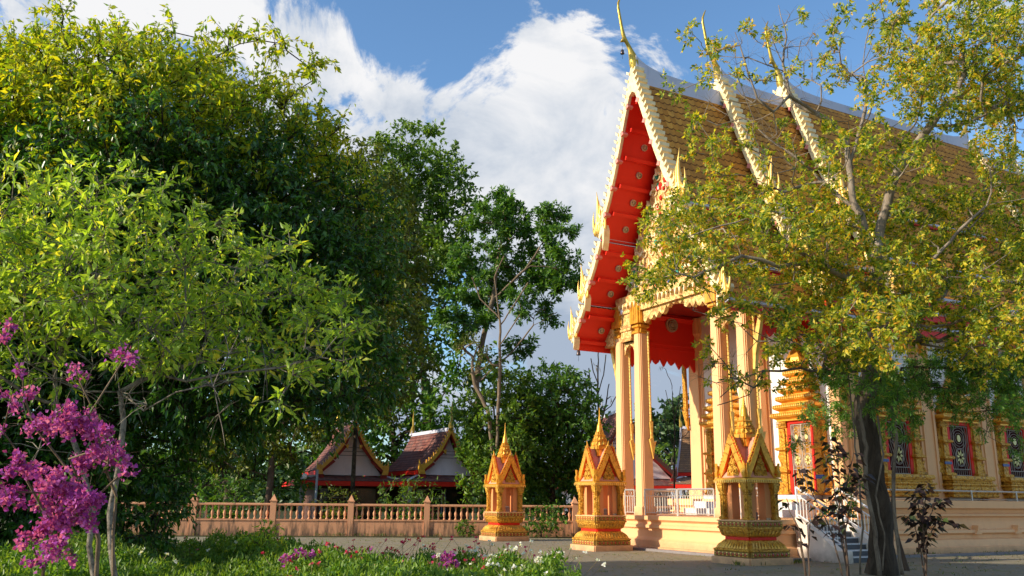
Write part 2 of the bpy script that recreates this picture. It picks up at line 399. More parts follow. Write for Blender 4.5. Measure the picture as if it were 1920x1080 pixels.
def leaf_geo(pos, ax, nr, L, Wd, fold=.25):
    ax = unit(ax); sd_ = unit(np.cross(ax, nr)); nn = np.cross(sd_, ax)
    L = np.asarray(L).reshape(-1, 1) * np.ones((len(pos), 1)); Wd = np.asarray(Wd).reshape(-1, 1) * np.ones((len(pos), 1))
    mid = pos + ax * L * .42
    V = np.stack([pos, mid + sd_ * Wd * .5 + nn * Wd * fold, pos + ax * L - nn * L * .08, mid - sd_ * Wd * .5 + nn * Wd * fold], 1).reshape(-1, 3)
    i = np.arange(len(pos)) * 4
    F = np.stack([np.stack([i, i + 1, i + 2], 1), np.stack([i, i + 2, i + 3], 1)], 1).reshape(-1, 3)
    return V, F

def compound(pos, ax, nr, k, L, W, rg, opp=True):
    """turn each leaf into a row of k leaflet pairs"""
    n = len(pos); ax = unit(ax); sdv = unit(np.cross(ax, nr)); nn = np.cross(sdv, ax)
    P, A, Nn = [], [], []
    RL = L * k * .42
    for j in range(k):
        t = (j + .6) / k
        p = pos + ax * (RL * t) - nn * (RL * .25 * t * t)
        for s in ((1, -1) if opp else (1 if j % 2 else -1,)):
            P.append(p); A.append(sdv * s * .9 + ax * .55 - nn * .2 + rg.normal(0, .14, (n, 3))); Nn.append(nn + rg.normal(0, .3, (n, 3)))
    P.append(pos + ax * RL - nn * RL * .25); A.append(ax + rg.normal(0, .1, (n, 3))); Nn.append(nn)
    return np.concatenate(P), np.concatenate(A), np.concatenate(Nn)

def rdir(rg, n):
    return unit(rg.normal(0, 1, (n, 3)))

def thin(P, dmin):
    keep = []; cell = {}
    for i, p in enumerate(P):
        k = tuple(np.floor(p / dmin).astype(int)); ok = True
        for a in (-1, 0, 1):
            for b in (-1, 0, 1):
                for c in (-1, 0, 1):
                    for j in cell.get((k[0] + a, k[1] + b, k[2] + c), ()):
                        if ((P[j] - p) ** 2).sum() < dmin * dmin: ok = False
        if ok: keep.append(i); cell.setdefault(k, []).append(i)
    return keep

def lobe_points(lobes, spacing, rg, shell=.55, over=2.2):
    """clump centres spread through the volume of the crown's lobes; lobe = centre, (rx, ry, rz), density"""
    out = []; cen = []
    for c, r, d in lobes:
        c = np.array(c); r = np.array(r)
        n = max(3, int(d * over * (r.prod() ** (1 / 3) / spacing) ** 3 * 2.2 * (1.0 if shell < 1 else 1)))
        q = rdir(rg, n) * (rg.random((n, 1)) ** (shell / 1.6))
        out.append(c + q * r); cen.append(np.repeat(c[None], n, 0))
    P = np.concatenate(out); C_ = np.concatenate(cen); o = rg.permutation(len(P)); P, C_ = P[o], C_[o]
    k = thin(P, spacing); return P[k], C_[k]

def skeleton(limbs, tips, rg, seg=.7, wob=.1, up=.3):
    P, par, pl = [], [], []
    for lb in limbs:                          # the first is the trunk; later ones start at their nearest node
        start = -1
        pts = [np.array(p, float) for p in lb]
        if P:
            d = [np.linalg.norm(np.array(p) - pts[0]) for p in P]; start = int(np.argmin(d))
            if d[start] > seg * .6: pts = [P[start]] + pts; 
            pts[0] = P[start]
        fine = [pts[0]]
        for a, b in zip(pts[:-1], pts[1:]):
            m = max(1, int(np.linalg.norm(b - a) / seg))
            for j in range(1, m + 1):
                fine.append(a + (b - a) * j / m + (rg.normal(0, wob * .35 * seg, 3) if j < m else 0))
        for j, p in enumerate(fine):
            if start >= 0 and j == 0: last = start; continue
            P.append(p); par.append(-1 if not par and j == 0 else last if par else -1); last = len(P) - 1
            pl.append(0 if par[-1] < 0 else pl[par[-1]] + np.linalg.norm(p - P[par[-1]]))
    root_n = len(P); tips = np.asarray(tips); order = np.argsort(np.min(np.linalg.norm(tips[:, None] - np.array(P)[None, ::2], axis=2), axis=1)) if len(tips) else []
    A = np.zeros((len(P) + len(tips) * 40, 3)); A[:len(P)] = P; PL = np.zeros(len(A)); PL[:len(P)] = pl; n = len(P)
    tipnode = {}
    lowz = P[0][2] + .25 * (np.max(A[:n, 2]) - P[0][2])
    for ti in order:
        t = tips[ti]; d = np.linalg.norm(A[:n] - t, axis=1)
        cost = d + .18 * PL[:n] + 1.1 * np.maximum(0, A[:n, 2] - t[2]) * .6 + (A[:n, 2] < lowz) * .5
        i = int(np.argmin(cost)); a = A[i]; dist = d[i]; m = max(1, min(30, int(dist / seg)))
        g = A[i] - A[par[i]] if par[i] >= 0 else np.array([0, 0, 1.]); g = g / (np.linalg.norm(g) + 1e-9)
        c1 = a + (g * .6 + np.array([0, 0, up])) * dist * .35
        prev = i
        for j in range(1, m + 1):
            s = j / m; p = (1 - s) ** 2 * a + 2 * s * (1 - s) * c1 + s * s * t
            if j < m: p = p + rg.normal(0, wob * seg, 3)
            A[n] = p; par.append(prev); PL[n] = PL[prev] + np.linalg.norm(p - A[prev]); prev = n; n += 1
        tipnode[ti] = prev
    return A[:n], par, tipnode

def tube_tree(A, par, r0, rmin=.012, expo=.5, sides=(9, 6, 4)):
    n = len(A); cnt = np.zeros(n); kids = [[] for _ in range(n)]
    for i in range(1, n):
        if par[i] >= 0: kids[par[i]].append(i)
    for i in range(n - 1, -1, -1):
        if not kids[i]: cnt[i] = 1
        if par[i] >= 0: cnt[par[i]] += cnt[i]
    rad = np.maximum(rmin, r0 * (cnt / cnt[0]) ** expo)
    zt = A[0][2]; flare = 1 + .55 * np.exp(-(A[:, 2] - zt) / (r0 * 1.8 + .01)); rad = rad * np.where(cnt > cnt[0] * .55, flare, 1)
    V, F = [], []; nv = 0; stack = [(-1, 0)]
    while stack:
        st, i = stack.pop(); chain = ([st] if st >= 0 else []) + [i]; cur = i
        while kids[cur]:
            ks = sorted(kids[cur], key=lambda k: -cnt[k]); 
            for k in ks[1:]: stack.append((cur, k))
            cur = ks[0]; chain.append(cur)
        pts = A[chain]; r = rad[chain].copy()
        if st >= 0: r[0] = r[1] * 1.05
        if len(pts) < 2: continue
        k = sides[0] if r[0] > .09 else sides[1] if r[0] > .03 else sides[2]
        t = np.gradient(pts, axis=0); t = unit(t); ref = np.array([.31, .17, .93]) if abs(t[0][2]) < .8 else np.array([.9, .3, .1])
        a = unit(np.cross(t, ref)); b = np.cross(t, a); an = np.arange(k) * 2 * math.pi / k
        wv = 1 + (.12 * np.sin(3 * an[None] + np.arange(len(pts))[:, None] * .5) if r[0] > .12 else 0)
        ring = pts[:, None] + (a[:, None] * np.cos(an)[None, :, None] + b[:, None] * np.sin(an)[None, :, None]) * (r[:, None] * wv)[..., None]
        V.append(ring.reshape(-1, 3)); m = len(pts); idx = np.arange(m - 1)[:, None] * k; j = np.arange(k)[None]; j2 = (j + 1) % k
        F.append((np.stack([idx + j, idx + j2, idx + k + j2, idx + k + j], -1).reshape(-1, 4)) + nv); nv += m * k
    return np.concatenate(V), np.concatenate(F)

def twig_mesh(S, E, r):
    n = len(S); d = unit(E - S); a = unit(np.cross(d, np.array([.2, .3, .93]) + 0 * d)); b = np.cross(d, a)
    mid = (S + E) / 2 + np.array([0, 0, 1]) * np.linalg.norm(E - S, axis=1, keepdims=True) * .07
    V = []
    for P_, rr in ((S, r), (mid, r * .75), (E, r * .35)):
        for k in range(3):
            an = k * 2.094; V.append(P_ + (a * math.cos(an) + b * math.sin(an)) * rr)
    V = np.stack(V, 1).reshape(-1, 3); i = np.arange(n)[:, None] * 9
    q = np.array([[0, 1, 4, 3], [1, 2, 5, 4], [2, 0, 3, 5], [3, 4, 7, 6], [4, 5, 8, 7], [5, 3, 6, 8]])
    return V, (i[:, :, None] + q[None]).reshape(-1, 4)

def plob(lst, Y, jit=0, rg=None, ydepth=1.0):
    """lobes given as photo x, y, radius at distance Y -> real ellipsoids"""
    out = []
    for t in lst:
        x, y, r = t[:3]; d = t[3] if len(t) > 3 else 1; yy = (t[4] if len(t) > 4 else Y) + (rg.uniform(-jit, jit) if jit else 0)
        rm = r / CF * yy * 1.02; out.append((at(x, y, yy), (rm, rm * ydepth, rm), d))
    return out

def tree(name, label, cat, limbs, lobes, leaf, mat, barkm, seed, spacing=.8, twigs=6, per=6, tw=.7, r0=.25, pin=0, shell=.55, droop=.25,
         group=None, second=None, flowers=None, rmin=.012, up=.3, wob=.1, out=.5, expo=.5, crown='crown', seg=None, jitter=.25, twr=.008, over=2.2, bare=None, upn=.35):
    rg = np.random.default_rng(seed); base = np.array(limbs[0][0], float)
    root = empty(name, base, 0, label, cat, group)
    T, C_ = lobe_points(lobes, spacing, rg, shell, over)
    T0 = len(T)
    if bare:
        Tb, Cb = lobe_points(bare, spacing * 1.1, rg, .9, over); T = np.concatenate([T, Tb]); C_ = np.concatenate([C_, Cb])
    A, par, tn = skeleton(limbs, T, rg, seg or max(.3, spacing * .6), wob, up)
    V1, F1 = tube_tree(A, par, r0, rmin, expo)
    # twigs
    S = np.repeat(T, twigs, 0); Cc = np.repeat(C_, twigs, 0); n = len(S)
    od = unit(S - Cc); dr = unit(rdir(rg, n) + od * out + np.array([0, 0, .25]))
    E = S + dr * (tw * rg.uniform(.5, 1.15, (n, 1)))
    V2, F2 = twig_mesh(S, E, twr)
    T = T[:T0]; C_ = C_[:T0]; S = S[:T0 * twigs]; E = E[:T0 * twigs]; dr = dr[:T0 * twigs]; od = od[:T0 * twigs]; n = len(S)
    V = np.concatenate([V1, V2]); F = np.concatenate([F1, F2 + len(V1)])
    np_mesh('trunk', V - base, F, barkm, root, True)
    if per:
        t = rg.uniform(.15, 1.02, (n, per, 1)); P = S[:, None] + (E - S)[:, None] * t + np.array([0, 0, 1]) * tw * .2 * t * (1 - t)
        P = P.reshape(-1, 3) + rg.normal(0, jitter * leaf[0], (n * per, 3))
        ax = unit(np.repeat(dr, per, 0) * .6 + rdir(rg, n * per) * .9 - np.array([0, 0, droop]))
        nr = unit(rdir(rg, n * per) * .75 + np.array([0, 0, upn]) + np.repeat(od, per, 0) * .35)
        if pin:
            P, ax, nr = compound(P, ax, nr, pin, leaf[0], leaf[1], rg)
        sz = rg.uniform(.5, 1.4, len(P))
        def emit(sel, nm, mt):
            if sel.sum() == 0: return
            v, f = leaf_geo(P[sel], ax[sel], nr[sel], leaf[0] * sz[sel], leaf[1] * sz[sel]); np_mesh(nm, v - base, f, mt, root)
        if second:
            s2 = second[1](P, rg); emit(~s2, crown, mat); emit(s2, second[2] if len(second) > 2 else 'sun_tinted_leaves', second[0])
        else: emit(np.ones(len(P), bool), crown, mat)
    return root, T, C_, S, E

# ------------------------------------------------------------------ ground
def structure(mb, name, mat):
    o = mb.build(name, mat); o['kind'] = 'structure'; return o
structure(MB().add([(-1500, -1500, -.012), (1500, -1500, -.012), (1500, 1500, -.012), (-1500, 1500, -.012)], [(0, 1, 2, 3)]), 'ground', 'grassy_earth')
structure(MB().add([(-45, -8, 0), (60, -8, 0), (60, 37.2 + 7.0, 0), (-45, 37.2 - 5.0, 0)], [(0, 1, 2, 3)]), 'paved_court', 'concrete_paving')

# ------------------------------------------------------------------ temple hall
TH = R(62)
UU = np.array([math.sin(TH), math.cos(TH), 0]); VV = np.array([-UU[1], UU[0], 0]); OO = np.array([5.86, 22.6, 0])
RZ = math.atan2(UU[1], UU[0])
def hw(u, v, z=0): return OO + UU * u + VV * v + np.array([0, 0, z])
VC = 5.45                                # centre line of the hall
hall = empty('temple_hall', OO, RZ, 'ornate temple hall with steep orange tiled roofs, red soffits and peach columns', 'temple')

def H(mb, name, mat, parent=None, smooth=False): return mb.build(name, mat, parent or hall, smooth)

def rect(mb, u0, u1, v0, v1, prof, notch=0):
    return mb.rloft((u0 + u1) / 2, (v0 + v1) / 2, (u1 - u0) / 2, (v1 - v0) / 2, prof, notch)

# plinths
H(rect(MB(), 2.05, 5.6, VC - 4.25, VC + 4.25, [(.22, -.02), (.22, .10), (.16, .12), (.16, .30), (.06, .36), (.02, .40), (.02, .62), (.05, .66), (.12, .68), (.12, .76), (.05, .80), (.05, .86), (.10, .90), (.16, .93), (.16, 1.05), (.10, 1.06)]), 'terrace_plinth', 'peach_paint')
H(rect(MB(), 5.5, 27, VC - 4.2, VC + 4.2, [(.32, -.02), (.32, .22), (.26, .25), (.20, .44), (.12, .48), (.12, .58), (.22, .64), (.20, .72), (.08, .76), (.05, .98), (.05, 1.10), (.16, 1.14), (.16, 1.20), (.08, 1.23), (.12, 1.34), (.24, 1.38), (.24, 1.60), (.17, 1.612)]), 'hall_plinth', 'peach_paint')
# small leaf points along the plinth moulding
mb = MB()
for i in range(10):
    u = 6.4 + i * 2.0
    mb.prism([(u - .16, .60), (u + .16, .60), (u + .05, .70), (u, .86), (u - .05, .70)], 'y', VC - 4.2 - .28, VC - 4.2 - .06)
H(mb, 'plinth_leaf_moulding', 'peach_paint')
# marble steps in front of the two side doors
for c in (VC - 1.8, VC + 1.8):
    H(MB().box(4.6, 6, c - .85, c + .85, 1.06, 1.29).box(4.95, 6, c - .72, c + .72, 1.29, 1.52).box(5.3, 6, c - .6, c + .6, 1.52, 1.74), 'door_steps', 'marble')

kb = rect(MB(), 2.05, 27, VC - 4.25, VC + 4.25, [(.62, -.02), (.62, .07), (.48, .075), (.48, .01)]).build('hall_kerb', 'old_stone'); kb.location = tuple(OO); kb.rotation_euler = (0, 0, RZ); kb['kind'] = 'structure'
# body walls
WZ = 8.6
BV = 3.6
H(MB().box(6.0, 25.8, VC - BV, VC - BV + .3, 1.6, WZ).box(6.0, 25.8, VC + BV - .3, VC + BV, 1.6, WZ)
  .box(6.0, 6.3, VC - BV + .3, VC + BV - .3, 1.06, WZ).box(25.5, 25.8, VC - BV + .3, VC + BV - .3, 1.6, WZ)
  .box(6.3, 25.5, VC - BV + .3, VC + BV - .3, WZ - .1, WZ - .02), 'wall', 'white_paint')
PIL = [(0, 1.6), (.06, 1.62), (.06, 1.95), (0, 2.0), (0, 7.3), (.05, 7.35), (.05, 7.5), (.1, 7.6), (.14, 8.1), (.14, 8.3)]
def pilaster(u0, u1, v0, v1, taper=.05):
    mb = MB(); cu_, cv = (u0 + u1) / 2, (v0 + v1) / 2; hu, hv = (u1 - u0) / 2, (v1 - v0) / 2
    mb.rloft(cu_, cv, hu, hv, [(.07, 1.56), (.07, 1.9), (.03, 1.96), (0, 2.0), (-taper, 7.6), (.02, 7.7), (.02, 8.3)], .09)
    # raised vertical fillets
    if hu > hv * .9:
        for k in (-.42, .42): mb.box(cu_ + k * hu * 1.2 - .03, cu_ + k * hu * 1.2 + .03, v0 - .035, v0 + .1, 1.98, 7.5)
    else:
        for k in (-.45, .45): mb.box(u0 - .03, u0 + .1, cv + k * hv * 1.2 - .03, cv + k * hv * 1.2 + .03, 1.98, 7.5)
    H(mb, 'pilaster', 'peach_paint')
NW = 6; W0 = 8.0; WS = 2.97
for i in range(NW):
    u = W0 + WS * (i + .5); pilaster(u - .5, u + .5, VC - BV - .16, VC - BV + .1); pilaster(u - .5, u + .5, VC + BV - .1, VC + BV + .16)
for s in (-1, 1):
    a, b = (VC - BV - .16, VC - BV + .62) if s < 0 else (VC + BV - .62, VC + BV + .16)
    pilaster(5.82, 6.55, a, b)
pilaster(5.45, 6.1, VC - .36, VC + .36)

# windows and doors: local frame x = along wall, y = outwards, z = up
def ornate_opening(name, u, v, rz, z0, w, h, door=False):
    root = empty(name, (u, v, z0), rz); root.parent = hall
    hw_ = w / 2
    d = .24
    # surround
    for s in (-1, 1):
        mb = MB()
        x0, x1 = (hw_ + .04, hw_ + .42)
        if s < 0: x0, x1 = -x1, -x0
        mb.box(x0, x1, -.1, d * .7, 0, h * .97); mb.box(x0 + .07, x1 - .07, d * .7, d * .7 + .05, .1, h * .9)
        for k in range(4): mb.box(x0 - .03, x1 + .03, -.1, d * .7 + .07, h * .97 + k * .05 - .12, h * .97 + k * .05 - .09)
        for k in range(3): mb.rloft((x0 + x1) / 2, .12, .2, .16, [(.0, h * .3 * k), (.04, h * .3 * k + .03), (.04, h * .3 * k + .08), (0, h * .3 * k + .11)])
        sp = mb.build('side_pillar', 'gold_relief', root)
        if s != (-1 if door else 1): continue
        mb = MB(); mb.box(s * (hw_ + .23) - .17, s * (hw_ + .23) + .17, d * .7 + .045, d * .7 + .075, h * .21, h * .26)
        mb.build('glass_band', 'blue_glass', root)
    for s in (-1, 1):                     # flame scrolls beside the surround
        mb = MB()
        for k, zz in enumerate((.05, .5, 1.0)):
            q = [(s * (hw_ + .40), zz), (s * (hw_ + .62 - .08 * k), zz + .08), (s * (hw_ + .52), zz + .22), (s * (hw_ + .60 - .08 * k), zz + .42), (s * (hw_ + .40), zz + .34)]
            mb.prism(q if s > 0 else q[::-1], 'y', .02, .16)
        mb.build('scroll', 'gold_red_relief', root)
    if not door:
        mb = MB()
        zz = 0
        for k, (o, t) in enumerate([(.50, .14), (.42, .10), (.54, .07), (.48, .16), (.62, .08), (.56, .12)]):
            mb.rloft(0, .1, hw_ + o, .16 + o * .5, [(0, zz - t), (.02, zz - t * .6), (.0, zz)]); zz -= t
        mb.build('sill', 'gold_relief', root)
    # stepped crown
    mb = MB(); zz = h; nt = 7 if door else 5; wid = hw_ + .50
    for k in range(nt):
        t = .27 if door else .22
        ww = wid * (1 - .105 * k); dd = .34 * (1 - .07 * k)
        mb.rloft(0, .08, ww, dd, [(-.14, zz), (-.14, zz + t * .2), (-.02, zz + t * .45), (0, zz + t * .6), (0, zz + t * .8), (-.05, zz + t)])
        zz += t
    mb.build('crown_tiers', 'gold_paint', root)
    mb = MB()
    for k in range(nt):
        t = .27 if door else .22; ww = wid * (1 - .105 * k); dd = .34 * (1 - .07 * k); n = int(ww * 2 / .09)
        for j in range(n):
            x = -ww + (j + .5) * 2 * ww / n; mb.prism([(x - .035, h + k * t + t * .62), (x + .035, h + k * t + t * .62), (x, h + k * t + t * .95)], 'y', .08 + dd + .001, .08 + dd + .03)
    mb.build('leaf_fringe', 'bright_gold', root)
    MB().loft([[(r * 1.3 * math.cos(a), .1 + r * math.sin(a), zz + z) for a in [i * math.pi / 4 for i in range(8)]] for r, z in ((.34, -.02), (.30, .12), (.2, .3), (.1, .5), (.07, .8), (.02, 1.2 if door else .9))]).build('spire', 'gold_paint', root)
    # red frame and the dark room behind
    f = MB().box(-hw_ - .045, -hw_ + .09, -.05, .16, 0, h).box(hw_ - .09, hw_ + .045, -.05, .16, 0, h).box(-hw_ + .09, hw_ - .09, -.05, .16, h - .09, h)
    f.build('frame', 'red_paint', root)
    MB().box(-hw_ + .09, hw_ - .09, .004, .02, 0, h - .09).build('door_panel' if door else 'curtain', 'gold_red_relief' if door else 'red_curtain', root)
    # grille
    g = MB(); y = .12; x0, x1 = -hw_ + .1, hw_ - .1; gw = x1 - x0
    def bar(pts, r=.008): g.tube([(p[0], y, p[1]) for p in pts], r, 4)
    zb = h * (.34 if door else .13)
    for z in (.03, zb, h - .13): bar([(x0, z), (x1, z)], .014)
    for x in (x0, x1): bar([(x, .02), (x, h - .12)], .014)
    n = int(gw / .1)
    for i in range(1, n): bar([(x0 + gw * i / n, .03), (x0 + gw * i / n, zb)])
    def circ(cx, cz, rx, rz, m=20): bar([(cx + rx * math.cos(a), cz + rz * math.sin(a)) for a in [i * 2 * math.pi / m for i in range(m + 1)]])
    cols = [0] if not door else [x0 + gw * .25, x0 + gw * .75]
    if door: bar([(0, .02), (0, h - .12)], .02)
    for cx in cols:
        rr = gw * (.26 if not door else .2); cz = zb + rr * 1.35 + .06
        circ(cx, cz, rr, rr * 1.25); circ(cx, cz, rr * .88, rr * 1.1)
        top = h - .13; ez = zb + (top - zb) * .72
        for k in (1, .75, .5): circ(cx, ez, gw * .4 * k / len(cols), (top - zb) * .25 * k)
        for s in (-1, 1):
            for q in (.95, .7, .45):
                bar([(cx + s * gw * .46 * q / len(cols), zb + (top - zb) * t * .98 + .0) if False else (cx + s * (gw * .48 / len(cols)) * (q - .25 * math.sin(t * math.pi * 2) * q), zb + (top - zb) * t) for t in [i / 14 for i in range(15)]], .008)
    g.build('grille', 'iron_grille', root)
    pt = MB()
    for cx in cols:
        rr = gw * (.26 if not door else .2); cz = zb + rr * 1.35 + .06
        for k in range(8):
            a = k * math.pi / 4 + .2; c, s_ = math.cos(a), math.sin(a)
            q = [(.18, 0), (.5, .13), (.84, 0), (.5, -.13)]
            pt.prism([(cx + rr * (c * p - s_ * r_), cz + rr * 1.2 * (s_ * p + c * r_)) for p, r_ in q], 'y', y - .01, y + .01)
        ez = zb + (h - .13 - zb) * .72
        m = 12; pt.prism([(cx + rr * .36 * math.cos(i * 2 * math.pi / m), ez + rr * .5 * math.sin(i * 2 * math.pi / m)) for i in range(m)], 'y', y - .012, y + .012)
    pt.build('rosette', 'yellow_glass', root)
    return root
win0 = None
for i in range(NW + 1):
    if win0 is None: win0 = ornate_opening('window', W0, VC - BV, math.pi, 2.38, 1.12, 1.74); w = win0
    else: w = copy_tree(win0, hall)
    w.location = (W0 + WS * i, VC - BV, 2.38)
for c in (VC - 1.8, VC + 1.8):
    if c < VC: door0 = ornate_opening('door', 6.0, c, math.pi / 2, 1.74, 1.05, 2.35, True)
    else: d2 = copy_tree(door0, hall); d2.location = (6.0, c, 1.74)

# portico columns
def column(u, v, z1=8.35, w=.245):
    root = empty('column', (u, v, 1.06)); root.parent = hall
    hgt = z1 - 1.06 - 1.15
    m = MB().rloft(0, 0, w, w, [(.05, -.02), (.05, .25), (0, .3), (-.05, hgt)], .07)
    for (hh, oo) in ((w - .045, .035), (w - .09, .065)):
        m.loft([[(x * (hh + oo * 0 + .0) , y * (hh), z) for x, y in ((1, 1), (-1, 1), (-1, -1), (1, -1))] for z, hh in ((.3, hh + .02), (hgt, hh - .03))])
    m.build('shaft', 'peach_paint', root)
    m = MB().rloft(0, 0, w - .05, w - .05, [(0, hgt), (.05, hgt + .03), (.05, hgt + .1), (-.02, hgt + .14), (-.02, hgt + .2), (.05, hgt + .24), (.05, hgt + .3), (-.02, hgt + .34), (0, hgt + .45), (.06, hgt + .9), (.11, hgt + 1.12), (.11, hgt + 1.15)], .06)
    for s in (-1, 1):
        for k in range(4):
            x = (k - 1.5) * .12
            m.prism([(x - .055, hgt + .36), (x + .055, hgt + .36), (x + .05, hgt + .95), (x, hgt + 1.12), (x - .05, hgt + .95)], 'y', s * (w + .02) - .03, s * (w + .02) + .03)
            m.prism([(x - .055, hgt + .36), (x + .055, hgt + .36), (x + .05, hgt + .95), (x, hgt + 1.12), (x - .05, hgt + .95)], 'x', s * (w + .02) - .03, s * (w + .02) + .03)
    m.build('capital', 'gold_paint', root)
    m = MB()                              # the twisted gold cord down the side, ending in a flame
    for k in range(34):
        z = hgt - .05 - k * .115
        if z < hgt - 3.75: break
        m.loft([[(.12 + .045 * math.cos(a) - .0, -w * (1 - .17 * z / hgt) - .05 + .04 * math.sin(a), z + dz) for a in [i * math.pi / 3 for i in range(6)]] for dz in (0, .06, .1)])
    zf = hgt - 3.95
    m.prism([(.03, zf + .3), (.08, zf + .05), (.16, zf - .35), (.22, zf), (.30, zf + .25), (.2, zf + .2), (.16, zf + .4)], 'y', -w * (1 - .17 * zf / hgt) - .1, -w * (1 - .17 * zf / hgt) + .02)
    m.prism([(.06, zf + .9), (.2, zf + .9), (.15, zf - .2)], 'y', -w * (1 - .17 * zf / hgt) - .07, -w * (1 - .17 * zf / hgt) + .02)
    m.build('gold_cord', 'bright_gold', root)
    return root
COLV = [VC - 3.1, VC - 1.95, VC + 2.07, VC + 3.2]
c0 = column(2.5, COLV[0])
for u, v in [(2.5, COLV[1]), (2.5, COLV[2]), (2.5, COLV[3])]:
    c = copy_tree(c0, hall); c.location = (u, v, 1.06)

# frieze beams
def scallop(a, b, n, zt, zb, ends=None):
    """lambrequin outline from a to b along a wall, top at zt, hanging points near zb"""
    pts = [(a, zt)]
    for i in range(n):
        x0 = a + (b - a) * i / n; x1 = a + (b - a) * (i + 1) / n; mid = (x0 + x1) / 2; k = 1 - abs((i + .5) / n - .5) * 2
        deep = zb + (zt - zb) * (.25 * k if ends is None else ends(i))
        pts += [(x0, deep + (zt - zb) * .28), (x0 * .65 + mid * .35, deep + (zt - zb) * .05), (mid, deep - (zt - zb) * (.12 if i % 2 else .3)), (x1 * .65 + mid * .35, deep + (zt - zb) * .05)]
    pts += [(b, zb + (zt - zb) * .3), (b, zt)]
    return pts
bm_ = MB()
for a, b in ((COLV[0] + .25, COLV[1] - .25), (COLV[2] + .25, COLV[3] - .25)):
    bm_.box(2.28, 2.72, a, b, 7.0, 8.35)
    for z, o in ((7.0, .05), (7.12, .02), (7.38, .05), (7.5, .02), (8.0, .06), (8.25, .09)): bm_.box(2.28 - o, 2.72 + o, a, b, z, z + .09)
bm_.box(2.28, 2.72, COLV[1] + .25, COLV[2] - .25, 8.0, 8.35)
bm_.box(2.22, 2.78, VC - 3.9, VC - 3.35, 6.95, 7.6).box(2.22, 2.78, VC + 3.35, VC + 3.9, 6.95, 7.6)
H(bm_, 'frieze_beam', 'pale_gold_relief')
mb = MB().prism(scallop(COLV[1] + .25, COLV[2] - .25, 11, 8.05, 7.72, lambda i: -.25 + (.95 if 3 < i < 7 else .25 if 1 < i < 9 else 0)), 'x', 2.4, 2.56)
for a, b in ((COLV[0] + .25, COLV[1] - .25), (COLV[2] + .25, COLV[3] - .25)):
    mb.prism([(a, 7.0), (a, 6.55), (a + .06, 6.65), (a + .12, 6.8), ((a + b) / 2, 6.93), (b - .12, 6.8), (b - .06, 6.65), (b, 6.55), (b, 7.0)], 'x', 2.42, 2.56)
H(mb, 'lambrequin', 'pale_gold_relief')
mb = MB(); n = 26                        # dentil leaves under the frieze
for k in range(n):
    v = COLV[0] + .3 + k * (COLV[3] - COLV[0] - .6) / (n - 1)
    mb.prism([(v - .06, 8.35), (v, 8.14), (v + .06, 8.35)], 'x', 2.17, 2.28)
H(mb, 'leaf_fringe', 'ivory_gold')
H(MB().box(2.3, 6.0, VC - 3.4, VC + 3.4, 8.36, 8.46), 'portico_ceiling', 'dark_red_paint')
for s in (-1, 1):                         # red side boards with scalloped hem and a medallion
    v = VC + s * 3.28
    p = scallop(2.8, 6.0, 9, 6.9, 6.38)
    o = H(MB().prism(p, 'y', v - .04, v + .04).box(2.8, 6.0, v - .04, v + .04, 6.9, 8.4).box(2.8, 6.0, v - .07, v + .07, 7.16, 7.24).box(2.8, 6.0, v - .06, v + .06, 7.0, 7.05), 'side_board', 'red_paint')
    m = MB(); y = v - s * .05; zc = 7.95; uc = 4.78
    for r0_, r1_, t in ((.0, .09, .1), (.12, .17, .08), (.20, .27, .06)):
        rr = [[(uc + r * math.cos(a), y - s * tt, zc + r * math.sin(a)) for a in [i * math.pi / 10 for i in range(20)]] for r, tt in ((r1_, 0), (r1_, t), (max(r0_, .001), t), (max(r0_, .001), 0))]
        m.loft(rr, False)
    H(m, 'medallion', 'lamp_rose', o)

# roof: three sections telescoping towards the middle, each of three overlapping layers
LAY = [[(0, 15.95), (.30, 15.15), (.60, 14.4), (.93, 13.5), (1.28, 12.6), (1.66, 11.75), (2.30, 10.62)],
       [(2.20, 10.42), (2.62, 9.60), (3.0, 9.0), (3.40, 8.52)],
       [(3.28, 8.32), (3.70, 7.66), (4.12, 7.16)]]
SEC = [(.95, 26.0, 0.0, 0.0), (4.75, 22.2, .50, .13), (7.9, 18.9, .95, .26)]
def off(poly, d):
    """shift a slope's profile inwards by d (down and towards the centre line)"""
    out = []
    for i, (w_, z) in enumerate(poly):
        a = poly[max(0, i - 1)]; b = poly[min(len(poly) - 1, i + 1)]; dx, dz = b[0] - a[0], b[1] - a[1]; l = math.hypot(dx, dz)
        out.append((max(0, w_ + dz / l * d), z - dx / l * d) if not (i == 0 and w_ == 0) else (0, z - d * 1.6))
    return out
def slope(mb, pr, s, u0, u1, flip=False):
    L_ = 0; n = len(pr)
    acc = [0]
    for a, b in zip(pr[:-1], pr[1:]): acc.append(acc[-1] + math.hypot(b[0] - a[0], b[1] - a[1]))
    for i in range(n - 1):
        a, b = pr[i], pr[i + 1]
        q = [(u0, VC + s * a[0], a[1]), (u1, VC + s * a[0], a[1]), (u1, VC + s * b[0], b[1]), (u0, VC + s * b[0], b[1])]
        uvq = [(u0, -acc[i]), (u1, -acc[i]), (u1, -acc[i + 1]), (u0, -acc[i + 1])]
        if (s > 0) != flip: q = q[::-1]; uvq = uvq[::-1]
        mb.add(q, [(0, 1, 2, 3)], [uvq])
